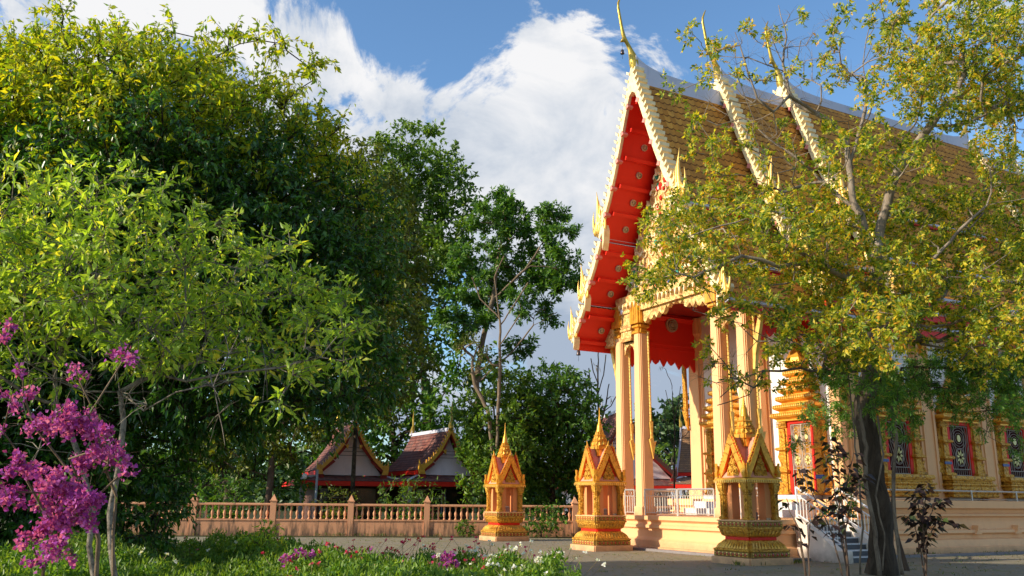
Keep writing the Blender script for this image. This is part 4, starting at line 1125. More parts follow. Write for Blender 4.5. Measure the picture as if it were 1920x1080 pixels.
for i in range(NB):
    for k in range(12):
        x = 1.05 + BAY * i + .12 + (BAY - .24) * (k + .5) / 12 - (BAY if i == NB - 1 and False else 0)
        if x > BL: continue
        if bmesh_ is None:
            bmesh_ = MB().lathe(0, 0, [(.055, .66), (.055, .70), (.035, .72), (.03, .76), (.05, .82), (.06, .88), (.055, .94), (.032, 1.02), (.028, 1.08), (.045, 1.12), (.028, 1.14), (.05, 1.17), (.05, 1.2)], 8).build('baluster', 'balustrade_paint', bal, True); o = bmesh_
        else: o = bmesh_.copy(); COL.objects.link(o)
        o.location = (x, 0, 0)

# ------------------------------------------------------------------ small houses
def pavilion(name, label, loc, rz, hwid, depth, ze, zr, tile, barge_m, wall_m, cat='pavilion', group=None, skirt=.95, zs=2.42, gold_tip=True, dark=True):
    """local: gable faces -y, ridge along +y"""
    root = empty(name, loc, rz, label, cat, group); P = lambda mb, n, m, p=None: mb.build(n, m, p or root)
    prof = [(0, zr), (hwid * .30, zr - (zr - ze) * .42), (hwid * .62, zr - (zr - ze) * .72), (hwid * 1.05, ze)]
    acc = [0]
    for a, b in zip(prof[:-1], prof[1:]): acc.append(acc[-1] + math.hypot(b[0] - a[0], b[1] - a[1]))
    mb = MB(); un = MB()
    for s in (-1, 1):
        for i in range(3):
            a, b = prof[i], prof[i + 1]
            q = [(s * a[0], 0, a[1]), (s * b[0], 0, b[1]), (s * b[0], depth, b[1]), (s * a[0], depth, a[1])]; uvq = [(0, -acc[i]), (0, -acc[i + 1]), (depth, -acc[i + 1]), (depth, -acc[i])]
            if s < 0: q, uvq = q[::-1], uvq[::-1]
            mb.add(q, [(0, 1, 2, 3)], [uvq]); un.add([(x, y + .0, z - .08) for x, y, z in q][::-1], [(0, 1, 2, 3)])
    roof = P(mb, 'roof', tile); P(un, 'soffit', 'dark_red_paint', roof)
    P(MB().box(-.09, .09, .05, depth - .05, zr - .06, zr + .12).rloft(0, depth - .1, .16, .16, [(0, zr), (-.05, zr + .2), (-.13, zr + .6)]), 'ridge', 'ridge_paint', roof)
    P(MB().box(-hwid * 1.05 - .03, -hwid * 1.05 + .05, .05, depth - .05, ze - .25, ze - .03).box(hwid * 1.05 - .05, hwid * 1.05 + .03, .05, depth - .05, ze - .25, ze - .03), 'fascia', 'red_paint', roof)
    # gable wall
    gw = [(-prof[3][0] + .18, ze - .25)] + [(-w_ + .12 if w_ > .1 else 0, z - .12) for w_, z in prof[::-1]][1:] + [(w_ - .12, z - .12) for w_, z in prof[1:3]] + [(prof[3][0] - .18, ze - .25)]
    P(MB().prism(gw, 'y', .45, .55), 'gable_wall', wall_m); P(MB().prism(gw, 'y', depth - .5, depth - .4), 'gable_wall', wall_m)
    P(MB().box(-hwid * .8, hwid * .8, .447, .452, ze + (zr - ze) * .30, ze + (zr - ze) * .31).box(-hwid * .6, hwid * .6, .447, .452, ze + (zr - ze) * .38, ze + (zr - ze) * .39).box(-hwid * .5, hwid * .5, .447, .452, ze + (zr - ze) * .46, ze + (zr - ze) * .47), 'boarding_lines', 'dark_wood')
    # bargeboards
    b = MB(); t = MB(); rd = MB()
    for y in (0,):
        for s in (-1, 1):
            for i in range(3):
                a, c = prof[i], prof[i + 1]; q = [(s * a[0], a[1] + .07), (s * c[0], c[1] + .07), (s * (c[0] - .02), c[1] - .15), (s * max(0, a[0] - .02), a[1] - .18)]
                b.prism(q if s < 0 else q[::-1], 'y', y - .06, y + .04)
                q = [(s * max(0, a[0] - .02), a[1] - .18), (s * (c[0] - .02), c[1] - .15), (s * (c[0] - .14), c[1] - .2), (s * max(0, a[0] - .14), a[1] - .30)]
                rd.prism(q if s < 0 else q[::-1], 'y', y, y + .06)
            for (ww, zz, dx, dzz) in along([(p, q + .07) for p, q in prof], .19, .2):
                q = [(s * (ww + .05 * dx), zz + .05 * dzz), (s * (ww - .05 * dx), zz - .05 * dzz), (s * (ww - dzz * .13 - .07 * dx), zz + dx * .13 - .07 * dzz)]
                t.prism(q if s < 0 else q[::-1], 'y', y - .07, y + .05)
            e = prof[3]
            q = [(s * (e[0] - .28), e[1] - .22), (s * (e[0] + .06), e[1] - .22), (s * (e[0] + .1), e[1] + .1), (s * (e[0] + .07), e[1] + .5), (s * (e[0]), e[1] + .25), (s * (e[0] - .12), e[1] + .3)]
            b.prism(q if s < 0 else q[::-1], 'y', y - .09, y + .06)
            rd.box(min(s * (e[0] - .32), s * (e[0] + .02)), max(s * (e[0] - .32), s * (e[0] + .02)), y - .03, y + .12, e[1] - .42, e[1] - .225)
            k = prof[1]
            b.prism([(s * (k[0] - .05), k[1] - .2), (s * (k[0] - .25), k[1] - .15), (s * (k[0] - .2), k[1] - .42)][::(1 if s > 0 else -1)], 'y', y - .07, y + .05)
    bb = P(b, 'bargeboard', barge_m, roof); P(t, 'teeth', barge_m, roof); P(rd, 'inner_board', 'dark_red_paint', roof)
    for yy in (0, depth - .1):
        P(MB().tube([(0, yy, zr - .1), (0, yy, zr + .1), (0, yy, zr + .32), (0, yy - .08, zr + .6), (0, yy - .02, zr + .95), (0, yy - .06, zr + 1.45)], [.06, .15, .13, .06, .05, .01], 8), 'finial', 'old_gold' if gold_tip else 'ridge_paint', roof)
    # skirt roof
    mb = MB(); h0, h1 = ze - .3, zs; x0, x1 = hwid * 1.0, hwid * 1.0 + skirt; y0, y1 = .44, .44 - skirt; yb = depth - .4
    Sk = [((-x1, y1), (x1, y1), (x0, y0), (-x0, y0)), ((x1, y1), (x1, yb + skirt), (x0, yb), (x0, y0)), ((x1, yb + skirt), (-x1, yb + skirt), (-x0, yb), (x0, yb)), ((-x1, yb + skirt), (-x1, y1), (-x0, y0), (-x0, yb))]
    for (a, b_, c, d) in Sk:
        L0 = math.hypot(b_[0] - a[0], b_[1] - a[1]); sl_ = math.hypot(skirt, h0 - h1)
        q = [(*a, h1), (*b_, h1), (*c, h0), (*d, h0)]; mb.add(q, [(0, 1, 2, 3)], [[(0, -sl_), (L0, -sl_), (L0 - skirt, 0), (skirt, 0)]])
    sk = P(mb, 'skirt_roof', tile)
    P(MB().tube([(x1, y1, h1 + .03), (x0, y0, h0 + .03)], .07, 5).tube([(-x1, y1, h1 + .03), (-x0, y0, h0 + .03)], .07, 5), 'hip_cap', 'ridge_paint', sk)
    P(MB().box(-x1, x1, y1 - .0, y1 + .05, h1 - .26, h1 - .02).box(-x1, -x1 + .05, y1 + .05, yb + skirt, h1 - .26, h1 - .02).box(x1 - .05, x1, y1 + .05, yb + skirt, h1 - .26, h1 - .02).box(-x1 + .05, x1 - .05, y1 + .05, yb + skirt - .05, h1 - .2, h1 - .16), 'skirt_fascia', 'red_paint', sk)
    P(MB().box(-x0 + .02, x0 - .02, y0 + .5, yb, -.02, h0 - .2), 'wall', 'dark_wood' if dark else wall_m)
    wn = P(MB().box(-x0 * .82, -x0 * .05, y0 + .46, y0 + .49, .8, 2.0).box(x0 * .12, x0 * .85, y0 + .46, y0 + .49, .1, 2.05), 'window', 'dark_glass')
    P(MB().box(-x0 * .86, -x0 * .82, y0 + .44, y0 + .5, .76, 2.04).box(-x0 * .05, -x0 * .01, y0 + .44, y0 + .5, .76, 2.04).box(-x0 * .82, -x0 * .05, y0 + .44, y0 + .5, 2.0, 2.04).box(-x0 * .82, -x0 * .05, y0 + .44, y0 + .5, 1.55, 1.58).box(x0 * .08, x0 * .12, y0 + .44, y0 + .5, .1, 2.1), 'window_frame', 'grey_post_paint', wn)
    for x in (-x1 + .2, -x0 * .1 - .9, x1 - .2)[::2]:
        P(MB().rloft(x, y1 + .2, .08, .08, [(.02, 0), (.02, .1), (0, .12), (0, h1 - .2)]), 'post', 'grey_post_paint')
        P(MB().prism([(x + .08, 1.5), (x + .12, 1.55), (x + .36, h1 - .22), (x + .26, h1 - .22)], 'y', y1 + .17, y1 + .23), 'bracket', 'yellow_paint')
    return root
pavilion('pavilion', 'small pavilion with purple-brown tiles and pink gable, right beside the dense green tree', (-3.2, 47.6, 0), RZ, 1.62, 5.6, 3.02, 5.15, 'brown_tiles', 'yellow_paint', 'lilac_paint', group='small pavilions behind the balustrade')
pavilion('pavilion', 'small pavilion half hidden by hanging foliage, left behind the dark pole', (-8.4, 47.9, 0), RZ - .12, 1.75, 5.6, 2.98, 5.6, 'brown_tiles', 'yellow_paint', 'lilac_paint', group='small pavilions behind the balustrade', skirt=1.15)
pavilion('house', 'maroon roofed house with dark bargeboards seen between the far portico columns', (7.5, 58, 0), 0.12, 3.1, 7, 3.2, 7.4, 'brown_tiles', 'dark_wood', 'lilac_paint', 'house', skirt=.8, zs=2.5, gold_tip=False, dark=False)
pavilion('house', 'brown tiled house with white hip and tall pale finial seen through the portico', (11.9, 62, 0), -1.9, 2.6, 7, 3.4, 6.5, 'old_orange_tiles', 'ridge_paint', 'lilac_paint', 'house', skirt=1.6, zs=2.6, dark=False)

# utility pole and lamp
o = MB().tube([(0, 0, 0), (0, 0, 5.3)], [.13, .10], 8).build('utility_pole', 'dark_bark', None, True); o.location = tuple(at(662, 900, 45.5) * np.array([1, 1, 0])); tag(o, 'dark wooden pole standing before the half hidden pavilion', 'pole')
lp = at(594, 900, 44.5) * np.array([1, 1, 0])
lr = empty('lamp_post', lp, 0, 'slim grey lamp post with a round white globe before the left pavilion', 'lamp post')
MB().tube([(0, 0, 0), (0, 0, 2.9)], .06, 8).tube([(0, 0, 2.6), (-.6, 0, 2.6)], .03, 6).build('post', 'grey_post_paint', lr, True)
MB().lathe(-.62, 0, [(.01, 2.42), (.1, 2.46), (.14, 2.56), (.1, 2.68), (.02, 2.72)], 10).build('globe', 'lamp_glass', lr, True)

# ------------------------------------------------------------------ vegetation
def g0(x, y, Y): p = at(x, y, Y); p[2] = 0; return p
# A: big creeper-covered tree on the left
yg = lambda P, rg: (P[:, 2] + rg.normal(0, .3, len(P)) + .7 * np.sin(P[:, 0] * 2.3 + 1) * np.cos(P[:, 1] * 2 + P[:, 2] * 1.3) > 7.7 - .12 * np.abs(P[:, 0] + 6)) | ((np.sin(P[:, 0] * 3.1 + P[:, 2] * 1.7) * np.sin(P[:, 2] * 2.3 + P[:, 1] * 2.9) > .80) & (P[:, 2] > 4) & (rg.random(len(P)) < .8))  # picks the crown top and scattered clumps that get the painted sunlit yellow
b = np.array([-8.2, 15.8, 0.])
lob = [((-9.2, 16.0, 5.6), (3.6, 3.3, 3.6), 1), ((-6.4, 15.2, 6.6), (2.8, 2.6, 2.6), 1), ((-9.8, 15.6, 7.6), (2.8, 2.4, 2.0), 1), ((-7.3, 15.2, 8.0), (2.5, 2.2, 1.55), 1), ((-4.6, 15.4, 7.3), (1.3, 1.6, 1.7), 1),
       ((-5.0, 15.2, 5.2), (2.2, 2.2, 2.6), 1), ((-3.6, 15.3, 5.9), (1.25, 1.5, 1.5), 1), ((-6.7, 15.9, 2.4), (.95, 1.3, 2.6), 1), ((-11.5, 15.5, 3.2), (2.6, 2.4, 3.2), .7), ((-8.4, 15.9, 2.6), (1.6, 1.5, 2.6), 1),
       ((-3.3, 15.6, 4.4), (1.15, 1.4, 1.7), 1)] + plob([(340, 62, 40), (430, 78, 36), (505, 75, 40), (560, 115, 36), (610, 175, 36), (650, 250, 32), (130, 50, 40), (240, 50, 40), (30, 60, 40)], 15.1)
tree('creeper_covered_tree', 'huge creeper-smothered tree with yellow sun-tinted leaves on top, filling the upper left', 'tree',
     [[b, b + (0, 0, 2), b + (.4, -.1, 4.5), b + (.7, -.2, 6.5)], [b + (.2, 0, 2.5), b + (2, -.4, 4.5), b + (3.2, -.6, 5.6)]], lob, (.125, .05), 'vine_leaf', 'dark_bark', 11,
     spacing=.37, twigs=8, per=15, tw=.62, r0=.32, shell=.42, droop=.75, second=('sun_tinted_vine_leaf', yg), out=.9, up=.15)
# trailing shoots that stick out of its top
rgv = np.random.default_rng(3); S_, E_ = [], []
# B: fine-leaved olive tree behind the balustrade
b = g0(500, 930, 43.5)
tree('spreading_tree', 'tall olive-green fine-leaved tree rising behind the balustrade beside the creeper-covered tree', 'tree',
     [[b, b + (.2, 0, 4), b + (2.0, 0, 9)]], plob([(660, 350, 90), (720, 430, 75), (640, 500, 110), (720, 560, 85), (660, 680, 105), (730, 700, 70), (600, 740, 75), (690, 770, 34), (560, 660, 90), (520, 770, 70), (740, 620, 60), (440, 830, 60), (560, 850, 26), (610, 770, 50)], 43.5, 1.5, rgv),
     (.30, .14), 'olive_leaf', 'brown_bark', 12, spacing=.85, twigs=8, per=10, tw=1.1, r0=.16, shell=.55, droop=.5)
b = g0(430, 930, 44)
tree('leafy_tree', 'dark rounded tree behind the left end of the balustrade', 'tree', [[b, b + (0, 0, 2)]],
     plob([(420, 780, 110), (350, 860, 90), (480, 870, 60), (300, 760, 120), (540, 895, 40)], 45, 1, rgv), (.3, .13), 'deep_leaf', 'dark_bark', 13, spacing=.9, twigs=8, per=9, tw=1.0, r0=.25, shell=.6)
# C: tall tree left of centre
b = g0(800, 930, 62)
tree('tall_tree', 'tallest green tree in the middle with sunlit domed crown against the clouds', 'tree',
     [[b, at(797, 760, 62), at(793, 690, 62), at(785, 560, 62), at(775, 420, 62), at(770, 330, 62)], [at(790, 640, 62), at(840, 560, 62), at(850, 480, 62)]],
     plob([(780, 275, 42), (735, 290, 42), (820, 300, 36), (760, 335, 62), (830, 350, 45), (705, 350, 40), (800, 395, 68), (860, 410, 35), (725, 420, 60), (850, 455, 45), (790, 480, 70), (720, 510, 60), (880, 375, 14), (850, 520, 45), (770, 560, 55), (885, 440, 18), (700, 590, 50)], 62, 2.2, rgv),
     (.36, .19), 'mid_leaf', 'dark_bark', 14, spacing=.92, twigs=9, per=11, tw=1.25, r0=.22, expo=.6, shell=.7, droop=.2)
b = g0(740, 930, 57)
tree('leafy_tree', 'dark green tree in the shade between the olive tree and the tall tree', 'tree', [[b, at(740, 800, 57)]],
     plob([(790, 700, 45, 1, 58), (795, 760, 45, 1, 58), (830, 790, 40, 1, 58), (770, 800, 40, 1, 57), (690, 640, 70), (760, 640, 60), (820, 650, 40), (740, 730, 70), (820, 760, 60), (690, 800, 70), (870, 770, 50), (770, 830, 60), (900, 700, 34), (640, 830, 60), (840, 850, 50), (780, 620, 45), (560, 830, 50), (880, 640, 30)], 57, 1.6, rgv), (.42, .22), 'deep_leaf', 'dark_bark', 15, spacing=1.25, twigs=9, per=11, tw=1.5, r0=.25, shell=.65)
# D: wide open tree with visible limbs
b = g0(905, 930, 56)
tree('spreading_tree', 'open spreading tree with bare forked limbs and dark feathery foliage left of the temple eaves', 'tree',
     [[b, at(900, 800, 56), at(893, 720, 56), at(905, 640, 56), at(925, 560, 56), at(935, 470, 56)], [at(900, 660, 56), at(860, 590, 56.5), at(830, 545, 57)],
      [at(895, 720, 56), at(960, 660, 55), at(1000, 610, 55), at(1045, 585, 54.5)], [at(925, 560, 56), at(985, 505, 55), at(1020, 450, 55)], [at(890, 700, 56), at(845, 640, 57), at(800, 610, 58)]],
     plob([(935, 385, 36), (905, 420, 28), (960, 430, 42), (1000, 400, 24), (1015, 440, 38), (1050, 430, 24), (1055, 480, 30), (1010, 500, 34), (960, 500, 30), (1050, 535, 32), (1082, 545, 16), (990, 560, 30), (900, 470, 28), (1060, 400, 12), (1020, 590, 22, .7), (970, 640, 24, .6), (860, 560, 26, .6), (940, 560, 22, .6), (900, 540, 34, .8), (870, 500, 34, .9), (850, 620, 30, .8), (910, 610, 24, .6)], 56, 1.8, rgv),
     (.30, .13), 'deep_leaf', 'grey_bark', 16, spacing=.8, twigs=8, per=7, tw=.8, r0=.19, expo=.55, shell=.8, droop=.35, wob=.16, pin=2)
# F: dense bushy trees behind the shrines
b = g0(1035, 940, 44)
tree('bushy_tree', 'dense glossy green tree between the two left shrines, behind the balustrade', 'tree', [[b, b + (0, 0, 2.2)]],
     plob([(1050, 750, 50), (1000, 770, 50), (1085, 800, 48), (1040, 830, 75), (985, 850, 50), (1075, 730, 30), (1010, 740, 30), (1090, 870, 50), (1000, 910, 45), (1060, 910, 55), (1095, 760, 26), (1030, 700, 22)], 44, 1.2, rgv),
     (.24, .12), 'deep_leaf', 'dark_bark', 17, spacing=.55, twigs=8, per=10, tw=.7, r0=.2, shell=.55, over=2.6)
b = g0(905, 940, 42)
tree('bushy_tree', 'dark green leafy tree just right of the pavilion, behind the leftmost shrine', 'tree', [[b, b + (0, 0, 1.8)]],
     plob([(905, 790, 42), (940, 830, 50), (895, 850, 40), (930, 900, 50), (960, 780, 40), (905, 900, 30), (950, 720, 30), (900, 750, 24)], 42, 1, rgv),
     (.24, .12), 'mid_leaf', 'dark_bark', 18, spacing=.55, twigs=8, per=10, tw=.7, r0=.16, shell=.55, over=2.6)
# E: slim pale tree
b = g0(932, 940, 41)
tree('slim_tree', 'slim pale-stemmed tree with bare upper twigs and seed pods before the dark green trees', 'tree',
     [[b, at(931, 860, 41), at(937, 700, 41), at(938, 610, 41), at(927, 520, 41), at(945, 480, 41)], [at(938, 610, 41), at(965, 570, 41), at(990, 530, 41)], [at(938, 600, 41), at(900, 560, 41.4), at(885, 520, 41.5)],
      [at(936, 650, 41), at(955, 620, 40.7), at(975, 590, 40.5)], [b + (.2, 0, 0), at(915, 770, 41), at(890, 720, 41), at(885, 690, 41)]],
     plob([(880, 650, 28, .9), (910, 670, 26, .9), (890, 690, 20, .9)], 41, .5, rgv), (.16, .08), 'olive_leaf', 'grey_bark', 19, spacing=.42, twigs=5, per=6, tw=.45, r0=.12, shell=.9, rmin=.02)
# bare stalks by the eave corner
for k, (x, h, lab) in enumerate([(1122, 655, 'bare grey sapling with hanging pods under the far eave corner'), (1262, 740, 'thin leafless sapling seen between the portico columns')]):
    b = g0(x, 930, 50); T_ = at(x, h, 50)
    lm = [[b, at(x + 3, 800, 50), at(x - 2, 730, 50), T_]]
    for j, (dx, y0_, y1_) in enumerate([(-18, 790, 690), (14, 740, 665), (20, 800, 720), (-14, 720, 672), (34, 780, 742)]):
        y0_, y1_ = y0_ + (h - 655) * .6, y1_ + (h - 655) * .7; lm.append([at(x, y0_, 50), at(x + dx * .7, (y0_ + y1_) / 2, 50.2), at(x + dx, y1_, 50.3)])
    tree('bare_sapling', lab, 'tree', lm, plob([(x + 14, 765, 10, .6), (x - 8, 690, 8, .5), (x + 24, 740, 8, .5)], 50), (.34, .05), 'straw', 'dark_bark', 30 + k, spacing=.5, twigs=2, per=2, tw=.35, r0=(.09, .05)[k], rmin=.02, droop=3, shell=.9)
# far trees beyond the portico
b = g0(1250, 935, 105)
tree('distant_tree', 'large round distant tree seen through the temple portico', 'tree', [[b, b + (0, 0, 4)]],
     plob([(1225, 800, 38), (1262, 790, 34), (1300, 800, 36), (1245, 830, 42), (1290, 840, 40), (1335, 810, 36), (1205, 850, 40), (1350, 860, 40)], 105, 3, rgv), (.7, .42), 'far_leaf', 'dark_bark', 21, spacing=1.5, twigs=8, per=10, tw=1.8, r0=.4, shell=.6)
b = g0(1252, 935, 82)
tree('distant_tree', 'bright green clipped-looking tree lower in front of the distant round tree', 'tree', [[b, b + (0, 0, 2)]],
     plob([(1250, 865, 26), (1232, 875, 20), (1275, 872, 22), (1258, 895, 26)], 82, 1, rgv), (.3, .16), 'lime_leaf', 'dark_bark', 22, spacing=.9, twigs=6, per=9, tw=.9, r0=.3, shell=.6)
# a wood that closes the view behind everything
rgw = np.random.default_rng(8)
def wood():
    P, N_ = [], []
    for k in range(70):
        x = rgw.uniform(-110, 150); y = rgw.uniform(112, 128) + abs(x) * .05; r = rgw.uniform(4, 7); h = rgw.uniform(3.5, 6.2) if x > 0 else rgw.uniform(6, 11)
        q = rdir(rgw, 1500); q[:, 2] = np.abs(q[:, 2]) * 1.0; rr = 1 + .12 * np.sin(q[:, :1] * 9 + k) * np.cos(q[:, 1:2] * 8 - k)
        P.append(np.array([x, y, 0]) + q * rr * np.array([r, r, h]) * rgw.uniform(.8, 1.02, (1500, 1))); N_.append(q)
    P = np.concatenate(P); N_ = np.concatenate(N_)
    v, f = leaf_geo(P, rdir(rgw, len(P)), unit(N_ + rgw.normal(0, .5, P.shape)), rgw.uniform(.6, 1.2, len(P)), rgw.uniform(.35, .7, len(P)))
    o = np_mesh('far_wood', v, f, 'far_leaf'); o['kind'] = 'stuff'; o['label'] = 'distant belt of woodland closing the horizon'
wood()
# low shrubs behind and before the balustrade
def shrub(lab, x, y, Y, r, mat, seed, leaf=(.12, .05), sp=.22, n=1, group=None, name='shrub', zs=1.0, cat='shrub'):
    b = g0(x, y, Y); l = []
    rg = np.random.default_rng(seed)
    for i in range(n): l.append((b + np.array([rg.uniform(-r, r) * .6 if n > 1 else 0, rg.uniform(-r, r) * .3, r * zs * rg.uniform(.6, 1)]), (r * .7, r * .6, r * .75 * zs), 1))
    return tree(name, lab, cat, [[b, b + (0, 0, r * .4)]], l, leaf, mat, 'brown_bark', seed, spacing=sp, twigs=5, per=5, tw=sp * 1.3, r0=.03, rmin=.006, shell=.7, twr=.004, over=2)
shrub('light green shrub growing behind the balustrade before the two pavilions', 750, 1000, 41.5, 1.55, 'mid_leaf', 41, (.2, .06), .42, 3)
shrub('yellow-green shrub peeping over the balustrade left of the lamp post', 620, 1000, 41.5, 1.15, 'olive_leaf', 42, (.2, .07), .4, 3)
shrub('dark shrub rising behind the balustrade at its far left', 400, 1000, 41, 1.6, 'deep_leaf', 43, (.22, .09), .45, 3)
shrub('leafy shrub climbing the gap of the balustrade right of the leftmost shrine', 1015, 1006, 38.4, .75, 'deep_leaf', 44, (.16, .08), .25, 2)
shrub('small weed at the foot of the balustrade left of the leftmost shrine', 868, 1006, 38.3, .38, 'mid_leaf', 45, (.14, .05), .15, 2)

shrub('bright green leafy shrub standing taller than the bedding, at the back of the flower bed', 470, 1052, 16.5, .62, 'fresh_leaf', 46, (.11, .045), .17, 3)
shrub('small yellow-green shrub among the bedding right of the bougainvillea', 330, 1062, 15.5, .42, 'mid_leaf', 47, (.10, .04), .15, 2)
# G: pale-branched tree on the left
b = np.array([-3.72, 9.0, 0.])
F_ = lambda x, y, Y=9.0: at(x, y, Y)
lob = plob([(60, 400, 90), (150, 390, 80), (250, 400, 55), (40, 520, 120), (170, 500, 120), (290, 480, 95), (390, 500, 85), (470, 520, 70), (540, 560, 75), (620, 570, 60), (670, 590, 45), (590, 640, 70), (480, 620, 80), (360, 610, 90), (240, 620, 90), (110, 640, 90), (660, 650, 45), (540, 700, 55), (440, 700, 60), (330, 700, 55), (210, 355, 35), (290, 370, 25), (-60, 450, 130), (-90, 620, 120), (380, 430, 40), (520, 480, 40)], 9.0, .9, rgv, 1.15)
for i_ in (16, 17, 18, 19, 20): lob[i_] = (lob[i_][0], lob[i_][1], .25)
tr_ = tree('pale_branched_tree', 'light green tree with pale crooked branches and cream buds, spreading over the left foreground', 'tree',
     [[b, F_(206, 960), F_(222, 880), F_(232, 790), F_(225, 735)], [F_(225, 735), F_(290, 700), F_(350, 715), F_(420, 700), F_(520, 690, 8.8), F_(600, 670, 8.6)], [F_(228, 760), F_(270, 770, 8.8), F_(330, 735, 8.6), F_(400, 720, 8.5)],
      [b + (-.35, .2, 0), F_(175, 960, 9.2), F_(150, 860, 9.3), F_(105, 760, 9.3), F_(102, 680, 9.3), F_(140, 615, 9.3), F_(205, 560, 9.3), F_(260, 540, 9.3), F_(330, 500, 9.3), F_(400, 470, 9.3)],
      [F_(102, 690, 9.3), F_(60, 660, 9.2), F_(45, 620, 9.1), F_(90, 560, 9)], [F_(135, 620, 9.3), F_(170, 570, 9.5), F_(230, 555, 9.6)], [F_(105, 750, 9.3), F_(50, 740, 9.0), F_(-20, 690, 8.8)], [F_(150, 610, 9.3), F_(120, 540, 9.2), F_(160, 430, 9.2)]],
     lob, (.105, .036), 'fresh_leaf', 'pale_bark', 23, spacing=.25, twigs=6, per=9, tw=.32, r0=.042, rmin=.005, shell=.85, droop=.35, wob=.16, up=.1, expo=.45, twr=.006, over=1.7,
     bare=plob([(300, 760, 60), (400, 720, 60), (200, 700, 60), (100, 700, 70), (480, 690, 60), (260, 640, 70), (560, 640, 50), (350, 650, 70), (60, 800, 60)], 8.7, .3, rgv))
root, T, C_, S, E = tr_
sel = (E[:, 2] > C_[:, 2].repeat(6) + .25) & (rgv.random(len(E)) < .10)
Pb = (E[sel][:, None] + rgv.normal(0, .028, (sel.sum(), 9, 3))).reshape(-1, 3)
v, f = leaf_geo(Pb, rdir(rgv, len(Pb)) + [0, 0, .8], rdir(rgv, len(Pb)), .05, .018); np_mesh('flower_buds', v - np.array(root.location), f, 'cream_bud', root)

# H: bougainvillea
def bracts(cl, rg, dens=400):
    P = []; sz = []
    for (c, r, d) in cl:
        n = int(dens * d * (np.prod(r) ** (1 / 3) / .15) ** 2)
        nc = max(2, n // 14); cc = np.array(c) + rdir(rg, nc) * (rg.random((nc, 1)) ** .5) * np.array(r)
        P.append((cc[:, None] + rg.normal(0, .022, (nc, 14, 3))).reshape(-1, 3))
    P = np.concatenate(P)
    return leaf_geo(P, rdir(rg, len(P)), rdir(rg, len(P)), rg.uniform(.026, .038, len(P)), rg.uniform(.03, .042, len(P)), .2)
bq = lambda lst, Y: [(at(x, y, Y + rgv.uniform(-.35, .35)), (r / CF * Y, r / CF * Y * 1.2, r / CF * Y * (.7 if r < 30 else .8)), 1) for x, y, r in lst]
Yb = 6.6
clusters = bq([(120, 785, 38), (160, 800, 34), (80, 800, 30), (190, 815, 18), (60, 740, 12), (30, 760, 14), (45, 742, 10), (40, 700, 9), (10, 740, 9), (15, 610, 14), (5, 640, 14), (190, 845, 22), (205, 860, 28), (215, 835, 14), (150, 870, 26), (240, 878, 15), (100, 900, 34), (60, 880, 26), (30, 870, 22), (20, 925, 32), (70, 930, 30), (130, 920, 24),
               (150, 950, 34), (110, 965, 32), (170, 930, 26), (160, 985, 18), (90, 990, 26), (60, 1005, 20), (110, 1015, 22), (100, 1040, 18), (60, 1050, 14), (35, 1020, 12), (130, 1045, 12), (5, 890, 14), (140, 690, 12), (150, 698, 12), (230, 668, 18), (255, 672, 12), (5, 805, 10), (170, 775, 10)], Yb)
b = np.array([-3.05, 7.1, 0.])
rootb = tree('bougainvillea', 'bougainvillea shrub covered in magenta flowers in the lower left corner', 'flowering shrub',
     [[b + (-.15, 0, 0), at(185, 1010, 7.0), at(160, 930, 6.8), at(130, 860, 6.6)], [b + (.05, 0, 0), at(212, 1000, 7.1), at(218, 930, 7.1), at(190, 860, 6.9)], [b + (-.6, 0, 0), at(100, 990, 6.8), at(50, 900, 6.6)]],
     [(c, r, .9) for c, r, d in clusters], (.06, .032), 'mid_leaf', 'grey_bark', 24, spacing=.14, twigs=3, per=1, tw=.16, r0=.028, rmin=.004, shell=.9, twr=.0025, over=.9, crown='leaves')[0]
v, f = bracts(clusters, rgv); np_mesh('blossom', v - np.array(rootb.location), f, 'magenta_bract', rootb)

